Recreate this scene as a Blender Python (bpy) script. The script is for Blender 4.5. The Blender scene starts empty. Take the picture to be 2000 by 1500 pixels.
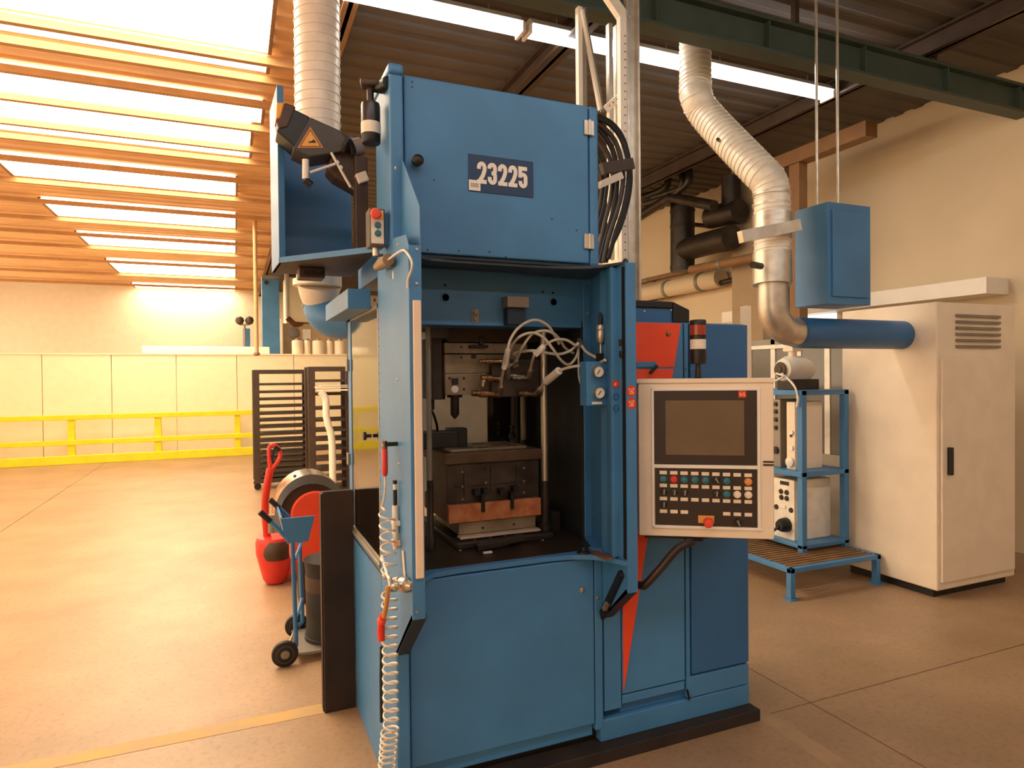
import bpy, bmesh, math, random
from mathutils import Vector, Matrix
V = Vector
random.seed(7)
scn = bpy.context.scene
col = scn.collection

# ------------------------------------------------------------------ camera
F = 1280.8                      # focal length in pixels of the 2000x1500 frame
YAW, PITCH, ROLL = math.radians(22.93), math.radians(-0.75), math.radians(-0.565)
CAM = V((0, 0, 1.65))
fw = V((math.sin(YAW)*math.cos(PITCH), math.cos(YAW)*math.cos(PITCH), math.sin(PITCH)))
r0 = V((math.cos(YAW), -math.sin(YAW), 0)); u0 = r0.cross(fw)
rt = r0*math.cos(ROLL) + u0*math.sin(ROLL); up = u0*math.cos(ROLL) - r0*math.sin(ROLL)
cd = bpy.data.cameras.new('camera'); cam = bpy.data.objects.new('camera', cd); col.objects.link(cam)
cd.sensor_width = 36; cd.lens = F/2000*36; cd.clip_end = 200
cam.matrix_world = Matrix(((rt.x, up.x, -fw.x, CAM.x), (rt.y, up.y, -fw.y, CAM.y), (rt.z, up.z, -fw.z, CAM.z), (0, 0, 0, 1)))
scn.camera = cam

# ------------------------------------------------------------------ world, exposure
w = bpy.data.worlds.new('world'); scn.world = w; w.use_nodes = True
bg = w.node_tree.nodes['Background']; bg.inputs[0].default_value = (1.0, 0.86, 0.7, 1); bg.inputs[1].default_value = 0.3
vs = scn.view_settings
vs.view_transform = 'Standard'; vs.look = 'None'; vs.gamma = 1; vs.use_curve_mapping = False
vs.exposure = 0.28
TUBE, SKYL, WIN = 15.0, 12.0, 4.0       # radiance of tubes, roof lights, window glazing

# ------------------------------------------------------------------ pixel -> place (a pixel gives a direction, the plane gives the distance)
def P(px, py, x=None, y=None, z=None, d=None):
    v = (px-1000)/F*rt - (py-750)/F*up + fw
    t = d if d is not None else ((x-CAM.x)/v.x if x is not None else (y-CAM.y)/v.y if y is not None else (z-CAM.z)/v.z)
    return CAM + t*v

# ------------------------------------------------------------------ materials
def lin(c):
    if isinstance(c, str): c = tuple(int(c[i:i+2], 16)/255 for i in (0, 2, 4))
    return tuple(((x/12.92) if x <= .04045 else ((x+.055)/1.055)**2.4) for x in c)
MATS = {}
def mat(name, c, rough=.5, metal=0, var=.08, scale=6, bump=0, bscale=60, c2=None, spec=.5, emit=0):
    if name in MATS: return MATS[name]
    m = bpy.data.materials.new(name); MATS[name] = m; m.use_nodes = True
    nt = m.node_tree; b = nt.nodes['Principled BSDF']; L = nt.links.new
    c = lin(c)
    b.inputs['Roughness'].default_value = rough; b.inputs['Metallic'].default_value = metal
    b.inputs['Specular IOR Level'].default_value = spec
    b.inputs['Base Color'].default_value = (*c, 1)
    tc = nt.nodes.new('ShaderNodeTexCoord')
    if var or c2:
        n = nt.nodes.new('ShaderNodeTexNoise'); n.inputs['Scale'].default_value = scale; n.inputs['Detail'].default_value = 5
        L(tc.outputs['Object'], n.inputs['Vector'])
        r = nt.nodes.new('ShaderNodeValToRGB'); r.color_ramp.elements[0].position = .32; r.color_ramp.elements[1].position = .68
        lo = lin(c2) if c2 else tuple(x*(1-var) for x in c); hi = c if c2 else tuple(min(1, x*(1+var)) for x in c)
        r.color_ramp.elements[0].color = (*lo, 1); r.color_ramp.elements[1].color = (*hi, 1)
        L(n.outputs['Fac'], r.inputs['Fac']); L(r.outputs['Color'], b.inputs['Base Color'])
    if bump:
        n2 = nt.nodes.new('ShaderNodeTexNoise'); n2.inputs['Scale'].default_value = bscale; L(tc.outputs['Object'], n2.inputs['Vector'])
        bp = nt.nodes.new('ShaderNodeBump'); bp.inputs['Strength'].default_value = bump; bp.inputs['Distance'].default_value = .01
        L(n2.outputs['Fac'], bp.inputs['Height']); L(bp.outputs['Normal'], b.inputs['Normal'])
    if emit:
        b.inputs['Emission Color'].default_value = (*c, 1); b.inputs['Emission Strength'].default_value = emit
    return m
BLUE = mat('blue_paint', '447eae', .42, var=.12, scale=3, bump=.03, bscale=25)
BLUE2 = mat('deep_blue_paint', '2f6596', .42, var=.08, scale=3)
NAVY = mat('navy_sign', '1d3a5e', .5, var=.04)
RED = mat('red_orange_paint', 'ee4d2c', .45, var=.05)
RED2 = mat('red_paint', 'd8362a', .4, var=.12)
CREAM = mat('cream_enamel', 'eedbc0', .45, var=.04)
WHITE = mat('off_white', 'e8dcc8', .5, var=.05)
WHITEP = mat('white_plastic', 'efe6d8', .4, var=.03)
BLACK = mat('black_plastic', '17140f', .45, var=.1)
RUBBER = mat('black_rubber', '1c1916', .6, var=.15, scale=20)
DARK = mat('dark_steel', '3a322b', .45, .5, var=.3, scale=9)
DARKB = mat('dark_brown_steel', '4a3a2e', .5, .3, var=.2, scale=5)
PLATE = mat('black_steel_plate', '2f2219', .5, .2, var=.35, scale=4)
STEEL = mat('bright_steel', 'c9bfae', .28, .9, var=.1)
GALV = mat('galvanised', 'cfc4b2', .38, .75, var=.14, scale=14)
GALVL = mat('galvanised_pale', 'ece2d0', .45, .15, var=.1, scale=10)
GREY = mat('grey_steel', '8f877b', .45, .4, var=.12)
TOOL = mat('tool_steel', 'a8957c', .45, .35, var=.3, scale=7, c2='78684f')
TOOLD = mat('oily_tool_steel', '4a4036', .42, .5, var=.4, scale=8)
ORANGE = mat('insulation_board', 'cf8450', .7, var=.3, scale=18, c2='a85a34')
HOLE = mat('hole_black', '080706', .95, var=0, spec=0)
HOSE = mat('braided_hose', 'ded1bb', .45, .2, var=.1, scale=60)
BRASS = mat('brass', 'b08a62', .35, .8, var=.3, scale=40, c2='6e4a2c')
AMBER = mat('amber_lens', 'f2a51e', .25, var=.05)
YELLOW = mat('yellow_paint', 'e8dc1e', .5, var=.06)
GREEN = mat('dark_green_paint', '3e4a3f', .5, var=.12)
TEAL = mat('teal_button', '2f7080', .35, var=.04)
SCREEN = mat('screen_glass', '6b5a46', .22, var=.12, scale=5)
BEZEL = mat('screen_bezel', '332a24', .4, var=.05)
WALLM = mat('cream_wall', 'd8c4a2', .8, var=.05, scale=1.5)
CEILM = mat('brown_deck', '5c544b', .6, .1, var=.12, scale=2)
PURL = mat('tan_purlin', 'b88a58', .6, var=.1)
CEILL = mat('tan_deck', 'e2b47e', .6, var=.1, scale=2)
TANB = mat('tan_beam', '8a6440', .6, var=.1)
PARTM = mat('cream_partition', 'f2e4bf', .6, var=.03)
CLEARB = mat('rust_brown', '7a4a2c', .7, var=.3, scale=12)

def emis(name, c, s):
    m = bpy.data.materials.new(name); m.use_nodes = True; nt = m.node_tree
    nt.nodes.remove(nt.nodes['Principled BSDF']); e = nt.nodes.new('ShaderNodeEmission')
    e.inputs[0].default_value = (*c, 1); e.inputs[1].default_value = s
    nt.links.new(e.outputs[0], nt.nodes['Material Output'].inputs[0]); return m
TUBEM = emis('fluorescent_glow', (1.0, .99, .97), TUBE)
SKYM = emis('roof_light_glazing', (1.0, .82, .56), SKYL)
WINM = emis('window_daylight', (1.0, .76, .50), WIN)

def glass_mat():
    m = bpy.data.materials.new('polycarbonate'); m.use_nodes = True; nt = m.node_tree; L = nt.links.new
    nt.nodes.remove(nt.nodes['Principled BSDF'])
    t = nt.nodes.new('ShaderNodeBsdfTransparent'); t.inputs[0].default_value = (.86, .82, .74, 1)
    g = nt.nodes.new('ShaderNodeBsdfGlossy'); g.inputs['Roughness'].default_value = .08; g.inputs[0].default_value = (.9, .9, .88, 1)
    mx = nt.nodes.new('ShaderNodeMixShader'); fr = nt.nodes.new('ShaderNodeFresnel'); fr.inputs[0].default_value = 3.2
    L(fr.outputs[0], mx.inputs[0]); L(t.outputs[0], mx.inputs[1]); L(g.outputs[0], mx.inputs[2])
    L(mx.outputs[0], nt.nodes['Material Output'].inputs[0]); return m
GLASS = glass_mat()
def frost_mat():
    m = bpy.data.materials.new('dusty_frosted_pane'); m.use_nodes = True; nt = m.node_tree; L = nt.links.new
    nt.nodes.remove(nt.nodes['Principled BSDF'])
    n = nt.nodes.new('ShaderNodeTexNoise'); n.inputs['Scale'].default_value = 6; tc = nt.nodes.new('ShaderNodeTexCoord'); L(tc.outputs['Object'], n.inputs['Vector'])
    r = nt.nodes.new('ShaderNodeValToRGB'); r.color_ramp.elements[0].color = (.13, .125, .115, 1); r.color_ramp.elements[1].color = (.3, .29, .27, 1); L(n.outputs['Fac'], r.inputs[0])
    t = nt.nodes.new('ShaderNodeBsdfTranslucent'); L(r.outputs[0], t.inputs[0])
    d = nt.nodes.new('ShaderNodeBsdfTransparent'); d.inputs[0].default_value = (.75, .73, .68, 1)
    mx = nt.nodes.new('ShaderNodeMixShader'); mx.inputs[0].default_value = .3
    L(t.outputs[0], mx.inputs[1]); L(d.outputs[0], mx.inputs[2]); L(mx.outputs[0], nt.nodes['Material Output'].inputs[0]); return m
FROST = frost_mat()

def floor_mat():
    m = bpy.data.materials.new('concrete'); m.use_nodes = True; nt = m.node_tree; L = nt.links.new; b = nt.nodes['Principled BSDF']
    tc = nt.nodes.new('ShaderNodeTexCoord')
    n = nt.nodes.new('ShaderNodeTexNoise'); n.inputs['Scale'].default_value = 1.3; n.inputs['Detail'].default_value = 8; n.inputs['Roughness'].default_value = .62
    n2 = nt.nodes.new('ShaderNodeTexNoise'); n2.inputs['Scale'].default_value = 38; n2.inputs['Detail'].default_value = 4
    r = nt.nodes.new('ShaderNodeValToRGB'); e = r.color_ramp.elements
    e[0].position = .3; e[1].position = .72; e[0].color = (*lin('98795a'), 1); e[1].color = (*lin('b4906c'), 1)
    r2 = nt.nodes.new('ShaderNodeValToRGB'); e = r2.color_ramp.elements
    e[0].position = .28; e[1].position = .5; e[0].color = (.62, .58, .52, 1); e[1].color = (1, 1, 1, 1)
    mx = nt.nodes.new('ShaderNodeMix'); mx.data_type = 'RGBA'; mx.blend_type = 'MULTIPLY'; mx.inputs[0].default_value = .5
    for q in (n, n2): L(tc.outputs['Object'], q.inputs['Vector'])
    L(n.outputs['Fac'], r.inputs[0]); L(n2.outputs['Fac'], r2.inputs[0])
    L(r.outputs[0], mx.inputs[6]); L(r2.outputs[0], mx.inputs[7]); L(mx.outputs[2], b.inputs['Base Color'])
    b.inputs['Roughness'].default_value = .42
    return m
FLOOR = floor_mat()

# ------------------------------------------------------------------ mesh builder
class MB:
    def __init__(s): s.v = []; s.f = []
    def add(s, vs, fs):
        o = len(s.v); s.v += [V(p) for p in vs]; s.f += [tuple(i+o for i in f) for f in fs]; return s
    def box(s, a, b):
        x0, y0, z0 = a; x1, y1, z1 = b
        x0, x1 = sorted((x0, x1)); y0, y1 = sorted((y0, y1)); z0, z1 = sorted((z0, z1))
        return s.add([(x0,y0,z0),(x1,y0,z0),(x1,y1,z0),(x0,y1,z0),(x0,y0,z1),(x1,y0,z1),(x1,y1,z1),(x0,y1,z1)],
                     [(3,2,1,0),(4,5,6,7),(0,1,5,4),(1,2,6,5),(2,3,7,6),(3,0,4,7)])
    def obox(s, c, ax, ay, az):       # centre and three half axes
        c, ax, ay, az = V(c), V(ax), V(ay), V(az)
        return s.add([c-ax-ay-az, c+ax-ay-az, c+ax+ay-az, c-ax+ay-az, c-ax-ay+az, c+ax-ay+az, c+ax+ay+az, c-ax+ay+az],
                     [(3,2,1,0),(4,5,6,7),(0,1,5,4),(1,2,6,5),(2,3,7,6),(3,0,4,7)])
    def bar(s, p, q, wd, ht, upv=(0, 0, 1)):
        p, q = V(p), V(q); d = q-p; dn = d.normalized(); upv = V(upv)
        if abs(dn.dot(upv)) > .95: upv = V((0, 1, 0))
        sx = dn.cross(upv).normalized(); uz = sx.cross(dn)
        return s.obox((p+q)/2, sx*wd/2, d/2, uz*ht/2)
    def prism(s, pts, ext):
        pts = [V(p) for p in pts]; ext = V(ext); n = len(pts)
        nrm = V((0, 0, 0))
        for i in range(n): nrm += (pts[i]-pts[0]).cross(pts[(i+1) % n]-pts[0])
        if nrm.dot(ext) > 0: pts.reverse()
        return s.add(pts+[p+ext for p in pts], [tuple(range(n)), tuple(range(2*n-1, n-1, -1))] + [(i, i+n, (i+1) % n+n, (i+1) % n)[::-1][::-1] for i in range(n)])
    def rings(s, rs, cap=True, closed=False):
        n = len(rs[0]); o = len(s.v)
        for r in rs: s.v += [V(p) for p in r]
        m = len(rs)
        for k in range(m if closed else m-1):
            a = o+k*n; b = o+((k+1) % m)*n
            for i in range(n): s.f.append((a+i, a+(i+1) % n, b+(i+1) % n, b+i))
        if cap and not closed:
            s.f.append(tuple(o+i for i in range(n))[::-1]); s.f.append(tuple(o+(m-1)*n+i for i in range(n)))
        return s
    def tube(s, path, r, seg=8, cap=True, closed=False):
        path = [V(p) for p in path]; n = len(path); rs = []
        prev = None
        for i, p in enumerate(path):
            if closed: t = path[(i+1) % n]-path[i-1]
            else: t = path[min(i+1, n-1)]-path[max(i-1, 0)]
            if t.length < 1e-9: t = V((0, 0, 1))
            t.normalize()
            if prev is None:
                a = V((0, 0, 1)) if abs(t.z) < .9 else V((1, 0, 0)); nx = t.cross(a).normalized()
            else:
                nx = prev - t*prev.dot(t)
                nx = nx.normalized() if nx.length > 1e-6 else t.cross(V((0, 0, 1))).normalized()
            prev = nx; ny = t.cross(nx); rr = r[i] if isinstance(r, (list, tuple)) else r
            rs.append([p+nx*rr*math.cos(2*math.pi*k/seg)+ny*rr*math.sin(2*math.pi*k/seg) for k in range(seg)])
        return s.rings(rs, cap, closed)
    def cyl(s, p, q, r, seg=20, r2=None):
        return s.tube([p, q], [r, r if r2 is None else r2], seg)
    def lathe(s, base, axis, prof, seg=20):   # prof: list of (t along axis, radius)
        base = V(base); axis = V(axis).normalized()
        a = V((0, 0, 1)) if abs(axis.z) < .9 else V((1, 0, 0)); nx = axis.cross(a).normalized(); ny = axis.cross(nx)
        return s.rings([[base+axis*t+nx*r*math.cos(2*math.pi*k/seg)+ny*r*math.sin(2*math.pi*k/seg) for k in range(seg)] for t, r in prof])
    def build(s, name, m, parent=None, smooth=False, bevel=0, seg=2, label=None):
        me = bpy.data.meshes.new(name); me.from_pydata([tuple(p) for p in s.v], [], s.f); me.update()
        bm = bmesh.new(); bm.from_mesh(me); bmesh.ops.recalc_face_normals(bm, faces=bm.faces); bm.to_mesh(me); bm.free()
        me.materials.append(m); o = bpy.data.objects.new(name, me); col.objects.link(o)
        if smooth:
            for p in me.polygons: p.use_smooth = True
            me.set_sharp_from_angle(angle=math.radians(40))
        if bevel:
            md = o.modifiers.new('bevel', 'BEVEL'); md.width = bevel; md.segments = seg; md.limit_method = 'ANGLE'; md.angle_limit = math.radians(35)
        if parent is not None:
            o.parent = parent
            o.matrix_parent_inverse = Matrix.Translation(-parent.location) if parent.type == 'EMPTY' else Matrix.Identity(4)
        if label: o['label'] = label
        return o
def thing(name, label, cat, loc=(0, 0, 0), group=None):
    o = bpy.data.objects.new(name, None); col.objects.link(o); o.location = V(loc); o.empty_display_size = .1
    o['label'] = label; o['category'] = cat
    if group: o['group'] = group
    return o
def tag(o, label, cat, group=None):
    o['label'] = label; o['category'] = cat
    if group: o['group'] = group
    return o
def struct(o): o['kind'] = 'structure'; return o
def B(name, a, b, m, parent=None, bevel=.003, label=None): return MB().box(a, b).build(name, m, parent, bevel=bevel, label=label)
def smoothpath(pts, n=8):
    pts = [V(p) for p in pts]; out = []
    for i in range(len(pts)-1):
        p0 = pts[max(i-1, 0)]; p1 = pts[i]; p2 = pts[i+1]; p3 = pts[min(i+2, len(pts)-1)]
        for k in range(n):
            t = k/n
            out.append(.5*((2*p1)+(p2-p0)*t+(2*p0-5*p1+4*p2-p3)*t*t+(3*p1-p0-3*p2+p3)*t**3))
    return out+[pts[-1]]
def text(name, body, size, origin, ax, ay, m, parent, bold=0, depth=.001, sx=1.0, align='CENTER'):
    cu = bpy.data.curves.new(name, 'FONT'); cu.body = body; cu.size = size; cu.offset = bold; cu.extrude = depth; cu.align_x = align; cu.align_y = 'CENTER'
    o = bpy.data.objects.new(name, cu); col.objects.link(o)
    dg = bpy.context.evaluated_depsgraph_get(); me = bpy.data.meshes.new_from_object(o.evaluated_get(dg))
    bpy.data.objects.remove(o); ax, ay = V(ax), V(ay); az = ax.cross(ay)
    for v in me.vertices: v.co = V(origin)+ax*v.co.x*sx+ay*v.co.y+az*v.co.z
    me.materials.clear(); me.materials.append(m)
    t = bpy.data.objects.new(name, me); col.objects.link(t); t.parent = parent
    t.matrix_parent_inverse = Matrix.Translation(-parent.location) if parent.type == 'EMPTY' else Matrix.Identity(4)
    return t
def pixprism(pts, y, thick): return MB().prism([P(a, b, y=y) for a, b in pts], (0, thick, 0))
X, Y, Z = V((1, 0, 0)), V((0, 1, 0)), V((0, 0, 1))

# ================================================================== THE HALL
HX0, HX1, HY0, HY1, HZ = -7.0, 6.52, -7.0, 22.0, 4.4
XJ, YJ = P(1463, 1305, z=0).x, P(1500, 1395, z=0).y
fl = struct(B('floor', (HX0-.1, HY0-.1, -.14), (HX1+.1, HY1+.1, -.03), mat('joint_dark', '3a2c20', .9), bevel=0))
xs = [HX0-.1, XJ-5, XJ, HX1+.1]; ys = [HY0-.1, YJ-4.6, YJ, 12.0, HY1+.1]
for i in range(3):
    for j in range(4):
        B('floor_slab', (xs[i]+.004, ys[j]+.004, -.03), (xs[i+1]-.004, ys[j+1]-.004, 0), FLOOR, fl, bevel=0)
struct(B('wall_right', (HX1, HY0, 0), (HX1+.15, HY1, HZ+.1), WALLM, bevel=0))
struct(B('wall_back', (HX0, HY1, 0), (HX1, HY1+.15, HZ+.1), mat('white_wall', 'e6d9c0', .8, var=.04), bevel=0))
struct(B('wall_front', (HX0, HY0-.15, 0), (HX1, HY0, HZ+.1), WALLM, bevel=0))
struct(B('wall_left', (HX0-.15, HY0, 0), (HX0, HY1, HZ+.1), WALLM, bevel=0))
for k in range(7):                                                    # glazing along the left side of the hall
    y0 = -6.2+k*4.0
    wd = struct(B('window_%d' % (k+1), (HX0, y0, 1.0), (HX0+.03, y0+3.4, 3.9), WINM, bevel=0))
    fr = MB()
    for q in (0, .5, 1): fr.box((HX0+.03, y0-.04+q*3.4, .96), (HX0+.07, y0+.04+q*3.4, 3.94))
    for q in (1.0, 2.4, 3.9): fr.box((HX0+.03, y0, q-.04), (HX0+.065, y0+3.4, q+.04))
    fr.build('window_frame', GREY, wd)

def deck(name, x0, x1, y0, y1, m, pitch=.22, z=4.36):
    s = MB(); n = int((y1-y0)/pitch); prof = []
    for k in range(n+1):
        y = y0+k*pitch
        prof += [(y, z), (y+pitch*.4, z), (y+pitch*.52, z+.016), (y+pitch*.88, z+.016)]
    vs = []; fs = []
    for (y, zz) in prof: vs += [(x0, y, zz), (x1, y, zz)]
    for i in range(len(prof)-1): fs.append((2*i, 2*i+1, 2*i+3, 2*i+2))
    s.add(vs, fs); return struct(s.build(name, m))
XB = .77
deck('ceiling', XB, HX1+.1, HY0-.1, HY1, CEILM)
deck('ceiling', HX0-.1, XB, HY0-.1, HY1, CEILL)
struct(B('ceiling', (HX0-.2, HY0-.2, HZ+.06), (HX1+.2, HY1+.2, HZ+.16), CEILM, bevel=0))
def ybeam(x, name='trim_1', wdt=.09, m=DARKB):
    s = MB().box((x-wdt/2, HY0, 4.2), (x+wdt/2, HY1, 4.22)).box((x-.015, HY0, 4.2), (x+.015, HY1, 4.36)).box((x-wdt/2, HY0, 4.34), (x+wdt/2, HY1, 4.36))
    return struct(s.build(name, m))
ybeam(XB, 'trim_1', .1, TANB); ybeam(2.42, 'trim_2', .14); ybeam(5.2, 'trim_3', .12)
BX = [-5.2, -3.9, -2.6, -1.3, 0, 1.6, 3.2, 4.6, 5.85, 6.22, 6.78, 7.45, 8.15, 8.64, 9.48, 10.5, 11.6, 12.8, 14.0, 15.3, 17.0, 19.0, 21.0]
for k, y in enumerate(BX): struct(B('trim_%d' % (k+4), (HX0, y-.03, 4.25), (XB-.05, y+.03, 4.31), PURL, bevel=0))
BX2 = [-6.6]+BX+[21.9]
for k in range(len(BX2)-1):                                           # roof lights between the purlins
    a, b = BX2[k]+.07, BX2[k+1]-.07
    if BX2[k+1] <= 4.7 or round(BX2[k], 2) in (6.22, 8.64, 10.5, 12.8, 15.3, 19.0): continue
    xe2 = .29 if a < 7 else .2 if a < 8.5 else .05
    o = struct(B('window_%d' % (k+20), (-2.6, a, 4.325), (xe2, b, 4.345), SKYM, bevel=0))
    fr = MB().box((-2.64, a, 4.31), (-2.6, b, 4.36)).box((xe2, a, 4.31), (xe2+.03, b, 4.36)).build('window_frame', TANB, o)

# fluorescent battens: row beyond the girder, plus unseen rows added for front light
def batten(x, y, lb, z=4.2):
    t = thing('fluorescent_batten', lb, 'ceiling light', (x, y, z+.1), 'fluorescent battens under the ceiling')
    MB().prism([(x-.74, y-.03, z+.1), (x-.74, y-.09, z+.035), (x-.74, y+.09, z+.035), (x-.74, y+.03, z+.1)], (1.48, 0, 0)).build('housing', WHITEP, t)
    MB().prism([(x-.735, y+.07*math.cos(a_), z+.033-.062*math.sin(a_)) for a_ in [math.pi*k/10 for k in range(11)]], (1.47, 0, 0)).build('diffuser', TUBEM, t, smooth=True)
    for s in (-1, 1): B('end_cap', (x+s*.75-.012, y-.075, z-.03), (x+s*.75+.012, y+.075, z+.04), WHITEP, t)
    for s in (-.5, .5): MB().cyl((x+s, y, z+.1), (x+s, y, 4.36), .006, 6).build('hanger', GREY, t)
for yy, x0, n, lb in ((4.48, -4.2, 6, 'white fluorescent batten in the row just beyond the green crane girder'), (.1, -3.4, 6, 'white fluorescent batten in an added unseen row over the aisle before the press'), (-3.9, -3.4, 6, 'white fluorescent batten in an added unseen row at the front end of the hall')):
    for k in range(n): batten(x0+.745+k*1.555+(.03 if yy > 1 else 0), yy, lb)

# green crane girder along the hall
gy = 3.62
t = thing('crane_girder', 'dark green steel crane girder crossing below the ceiling', 'beam', (3.5, gy, 3.9))
g0, g1 = 1.2, HX1
B('web', (g0, gy-.012, 3.93), (g1, gy+.012, 4.13), GREEN, t)
B('flange', (g0, gy-.07, 3.905), (g1, gy+.07, 3.93), GREEN, t); B('flange', (g0, gy-.07, 4.13), (g1, gy+.07, 4.155), GREEN, t)
for k in range(6): B('stiffener', (g0+.4+k*.95, gy-.06, 3.93), (g0+.41+k*.95, gy+.06, 4.13), GREEN, t)
for k in range(3): MB().bar((2.3+k*1.5, gy, 4.15), (2.3+k*1.5, gy, 4.37), .04, .04).build('hanger', DARKB, t)

# ------------------------------------------------------------------ spiral ducts
def duct(name, label, path, r, m, bands=.12, seg=24, group=None):
    t = thing(name, label, 'duct', path[0], group)
    MB().tube(path, r, seg).build('pipe', m, t, smooth=True)
    # raised spiral seam
    L = [0]
    for i in range(1, len(path)): L.append(L[-1]+(V(path[i])-V(path[i-1])).length)
    n = int(L[-1]/bands)
    s = MB()
    for k in range(1, n):
        d = k*bands
        i = max(j for j in range(len(L)) if L[j] <= d); i = min(i, len(path)-2)
        q = (d-L[i])/max(L[i+1]-L[i], 1e-6); a = V(path[i]); b = V(path[i+1]); c = a.lerp(b, q); tv = (b-a).normalized()
        e = V((1, 0, 0)) if abs(tv.x) < .9 else V((0, 1, 0)); nx = tv.cross(e).normalized(); ny = tv.cross(nx)
        ring = [c+tv*(bands*.16*math.sin(2*math.pi*j/seg))+(nx*math.cos(2*math.pi*j/seg)+ny*math.sin(2*math.pi*j/seg))*(r+.0015) for j in range(seg)]
        s.tube(ring, .004, 5, closed=True)
    if n > 1: s.build('spiral_seam', m, t, smooth=True)
    return t
# tall duct beside the press
yd = 3.75
r1 = .124
dl = duct('ventilation_duct', 'tall pale spiral ventilation duct rising behind the amber lamp housing', [P(618, -60, d=3.72), P(620, 120, d=3.72), P(621, 290, d=3.72)] + [P(622, 420, d=3.72), P(623, 520, d=3.72), P(624, 560, d=3.72)], r1, GALVL, .052)
el = smoothpath([P(624, 556, d=3.74), P(624, 572, d=3.76), P(627, 590, d=3.8), P(634, 604, d=3.79)], 5)
MB().tube(el[:14], [.124-.0027*i for i in range(14)], 24).build('elbow', GALVL, dl, smooth=True)
for q in (300, 548): MB().cyl(P(620, q, d=3.72), P(620, q+12, d=3.72), .134, 24).build('collar', GALVL, dl, smooth=True)

# offset duct to the right of the mast
a = [P(1358, 20, y=4.12), P(1358, 150, y=4.1), P(1360, 190, y=4.05)]
b = [P(1382, 228, y=4.0), P(1478, 330, y=3.55), P(1500, 352, y=3.48), P(1507, 378, y=3.46), P(1508, 400, y=3.45), P(1509, 540, y=3.42)]
dr = duct('ventilation_duct', 'offset galvanised spiral duct coming down to a strut beside the wall', smoothpath(a+b, 6), .118, GALVL, .045)
MB().tube([P(1508, 420, y=3.45), P(1508, 470, y=3.44)], .127, 24).build('sleeve', GALV, dr, smooth=True)
MB().tube([P(1508, 495, y=3.43), P(1508, 556, y=3.42)], .127, 24).build('sleeve', GALV, dr, smooth=True)
lo = smoothpath([P(1509, 550, y=3.42), P(1510, 600, y=3.42), P(1516, 625, y=3.42), P(1535, 645, y=3.42), P(1562, 650, y=3.42)], 6)
MB().tube(lo, .098, 24).build('elbow', GALV, dr, smooth=True)
bp = P(1556, 650, y=3.42); MB().cyl(bp, V((P(1645, 900, y=3.95).x, bp.y, bp.z)), .107, 24).build('connector', BLUE2, dr, smooth=True, label='blue painted duct connector')
MB().cyl(P(1486, 520, y=3.36), P(1470, 517, y=3.3), .022, 14).build('damper_knob', DARK, dr, smooth=True)
for q in (378, 398, 540): MB().tube([P(1507, q, y=3.455), P(1507, q+5, y=3.455)], .1265, 24).build('band', GALV, dr, smooth=True)
MB().cyl(P(1405, 275, y=3.72), P(1402, 272, y=3.6), .012, 10).build('test_port', DARK, dr)
# strut that carries it
tag(MB().bar(P(1446, 463, y=3.3), P(1560, 440, y=3.24), .05, .075).build('strut_channel', GALV), 'galvanised strut channel clamped across the offset spiral duct', 'strut')
bx = P(1553, 490, y=3.5)
t = thing('wall_box', 'blue painted box fixed at the end of the strut channel', 'box', bx)
B('body', (bx.x, 3.22, P(1553, 590, y=3.22).z), (bx.x+.4, 3.5, P(1553, 385, y=3.22).z), BLUE, t); B('door', (bx.x+.03, 3.205, P(1553, 575, y=3.22).z), (bx.x+.37, 3.22, P(1553, 400, y=3.22).z), BLUE, t)
for q in (.1, .3): MB().cyl((bx.x+q, 3.4, P(1553, 385, y=3.22).z), (bx.x+q, 3.4, 4.36), .01, 8).build('hanger_rod', GALV, t)

# filter cabinet that the blue connector enters
fx = P(1645, 900, y=3.95).x
t = thing('filter_cabinet', 'tall cream filter cabinet fed by the blue duct connector', 'cabinet', (fx+.4, 3.6, 0))
B('body', (fx, 3.15, .06), (fx+.9, 3.95, 2.15), CREAM, t, .01); B('plinth', (fx+.03, 3.2, 0), (fx+.87, 3.9, .06), BLACK, t)
d = B('door', (fx+.03, 3.13, .12), (fx+.87, 3.15, 1.75), CREAM, t, .005); B('handle', (fx+.08, 3.1, .9), (fx+.11, 3.13, 1.1), BLACK, d)
for k in range(6): B('vent_slat', (fx+.2, 3.13, 1.82+k*.045), (fx+.7, 3.15, 1.84+k*.045), GREY, t)

# ------------------------------------------------------------------ right wall: pipes and ducts
def wp(px, py, x=6.35): return P(px, py, x=x)
def pipe(label, pts, r, m, name='wall_pipe', cat='pipe', x=6.35, clips=0):
    pts = [wp(*q, x=x) if len(q) == 2 else V(q) for q in pts]
    t = thing(name, label, cat, pts[0])
    MB().tube(pts, r, 14).build('pipe', m, t, smooth=True)
    for k in range(clips):
        c = pts[0].lerp(pts[-1], (k+.5)/clips); MB().tube([c-(pts[-1]-pts[0]).normalized()*.03, c+(pts[-1]-pts[0]).normalized()*.03], r*1.12, 14).build('clamp', GREY, t, smooth=True)
        B('bracket', (c.x, c.y-.02, c.z-.02), (HX1, c.y+.02, c.z+.02), GREY, t)
    return t
pipe('thick pale insulated pipe sloping along the cream wall', [(1225, 582), (1408, 543)], .13, WALLM, clips=3)
pipe('thin brown pipe running above the thick insulated pipe', [(1225, 556), (1404, 515)], .035, TANB, clips=2)
pipe('brown flanged pipe crossing the wall toward the spiral duct', [(1350, 527), (1475, 503)], .06, TANB, clips=1, x=5.9)
pipe('slim dark pipe below the thick insulated pipe', [(1250, 590), (1440, 545)], .04, DARK, clips=2)
t = pipe('dark vertical duct against the cream wall', [(1333, 392), (1333, 530)], .17, DARK, 'exhaust_duct', 'duct', x=5.95)
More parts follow.
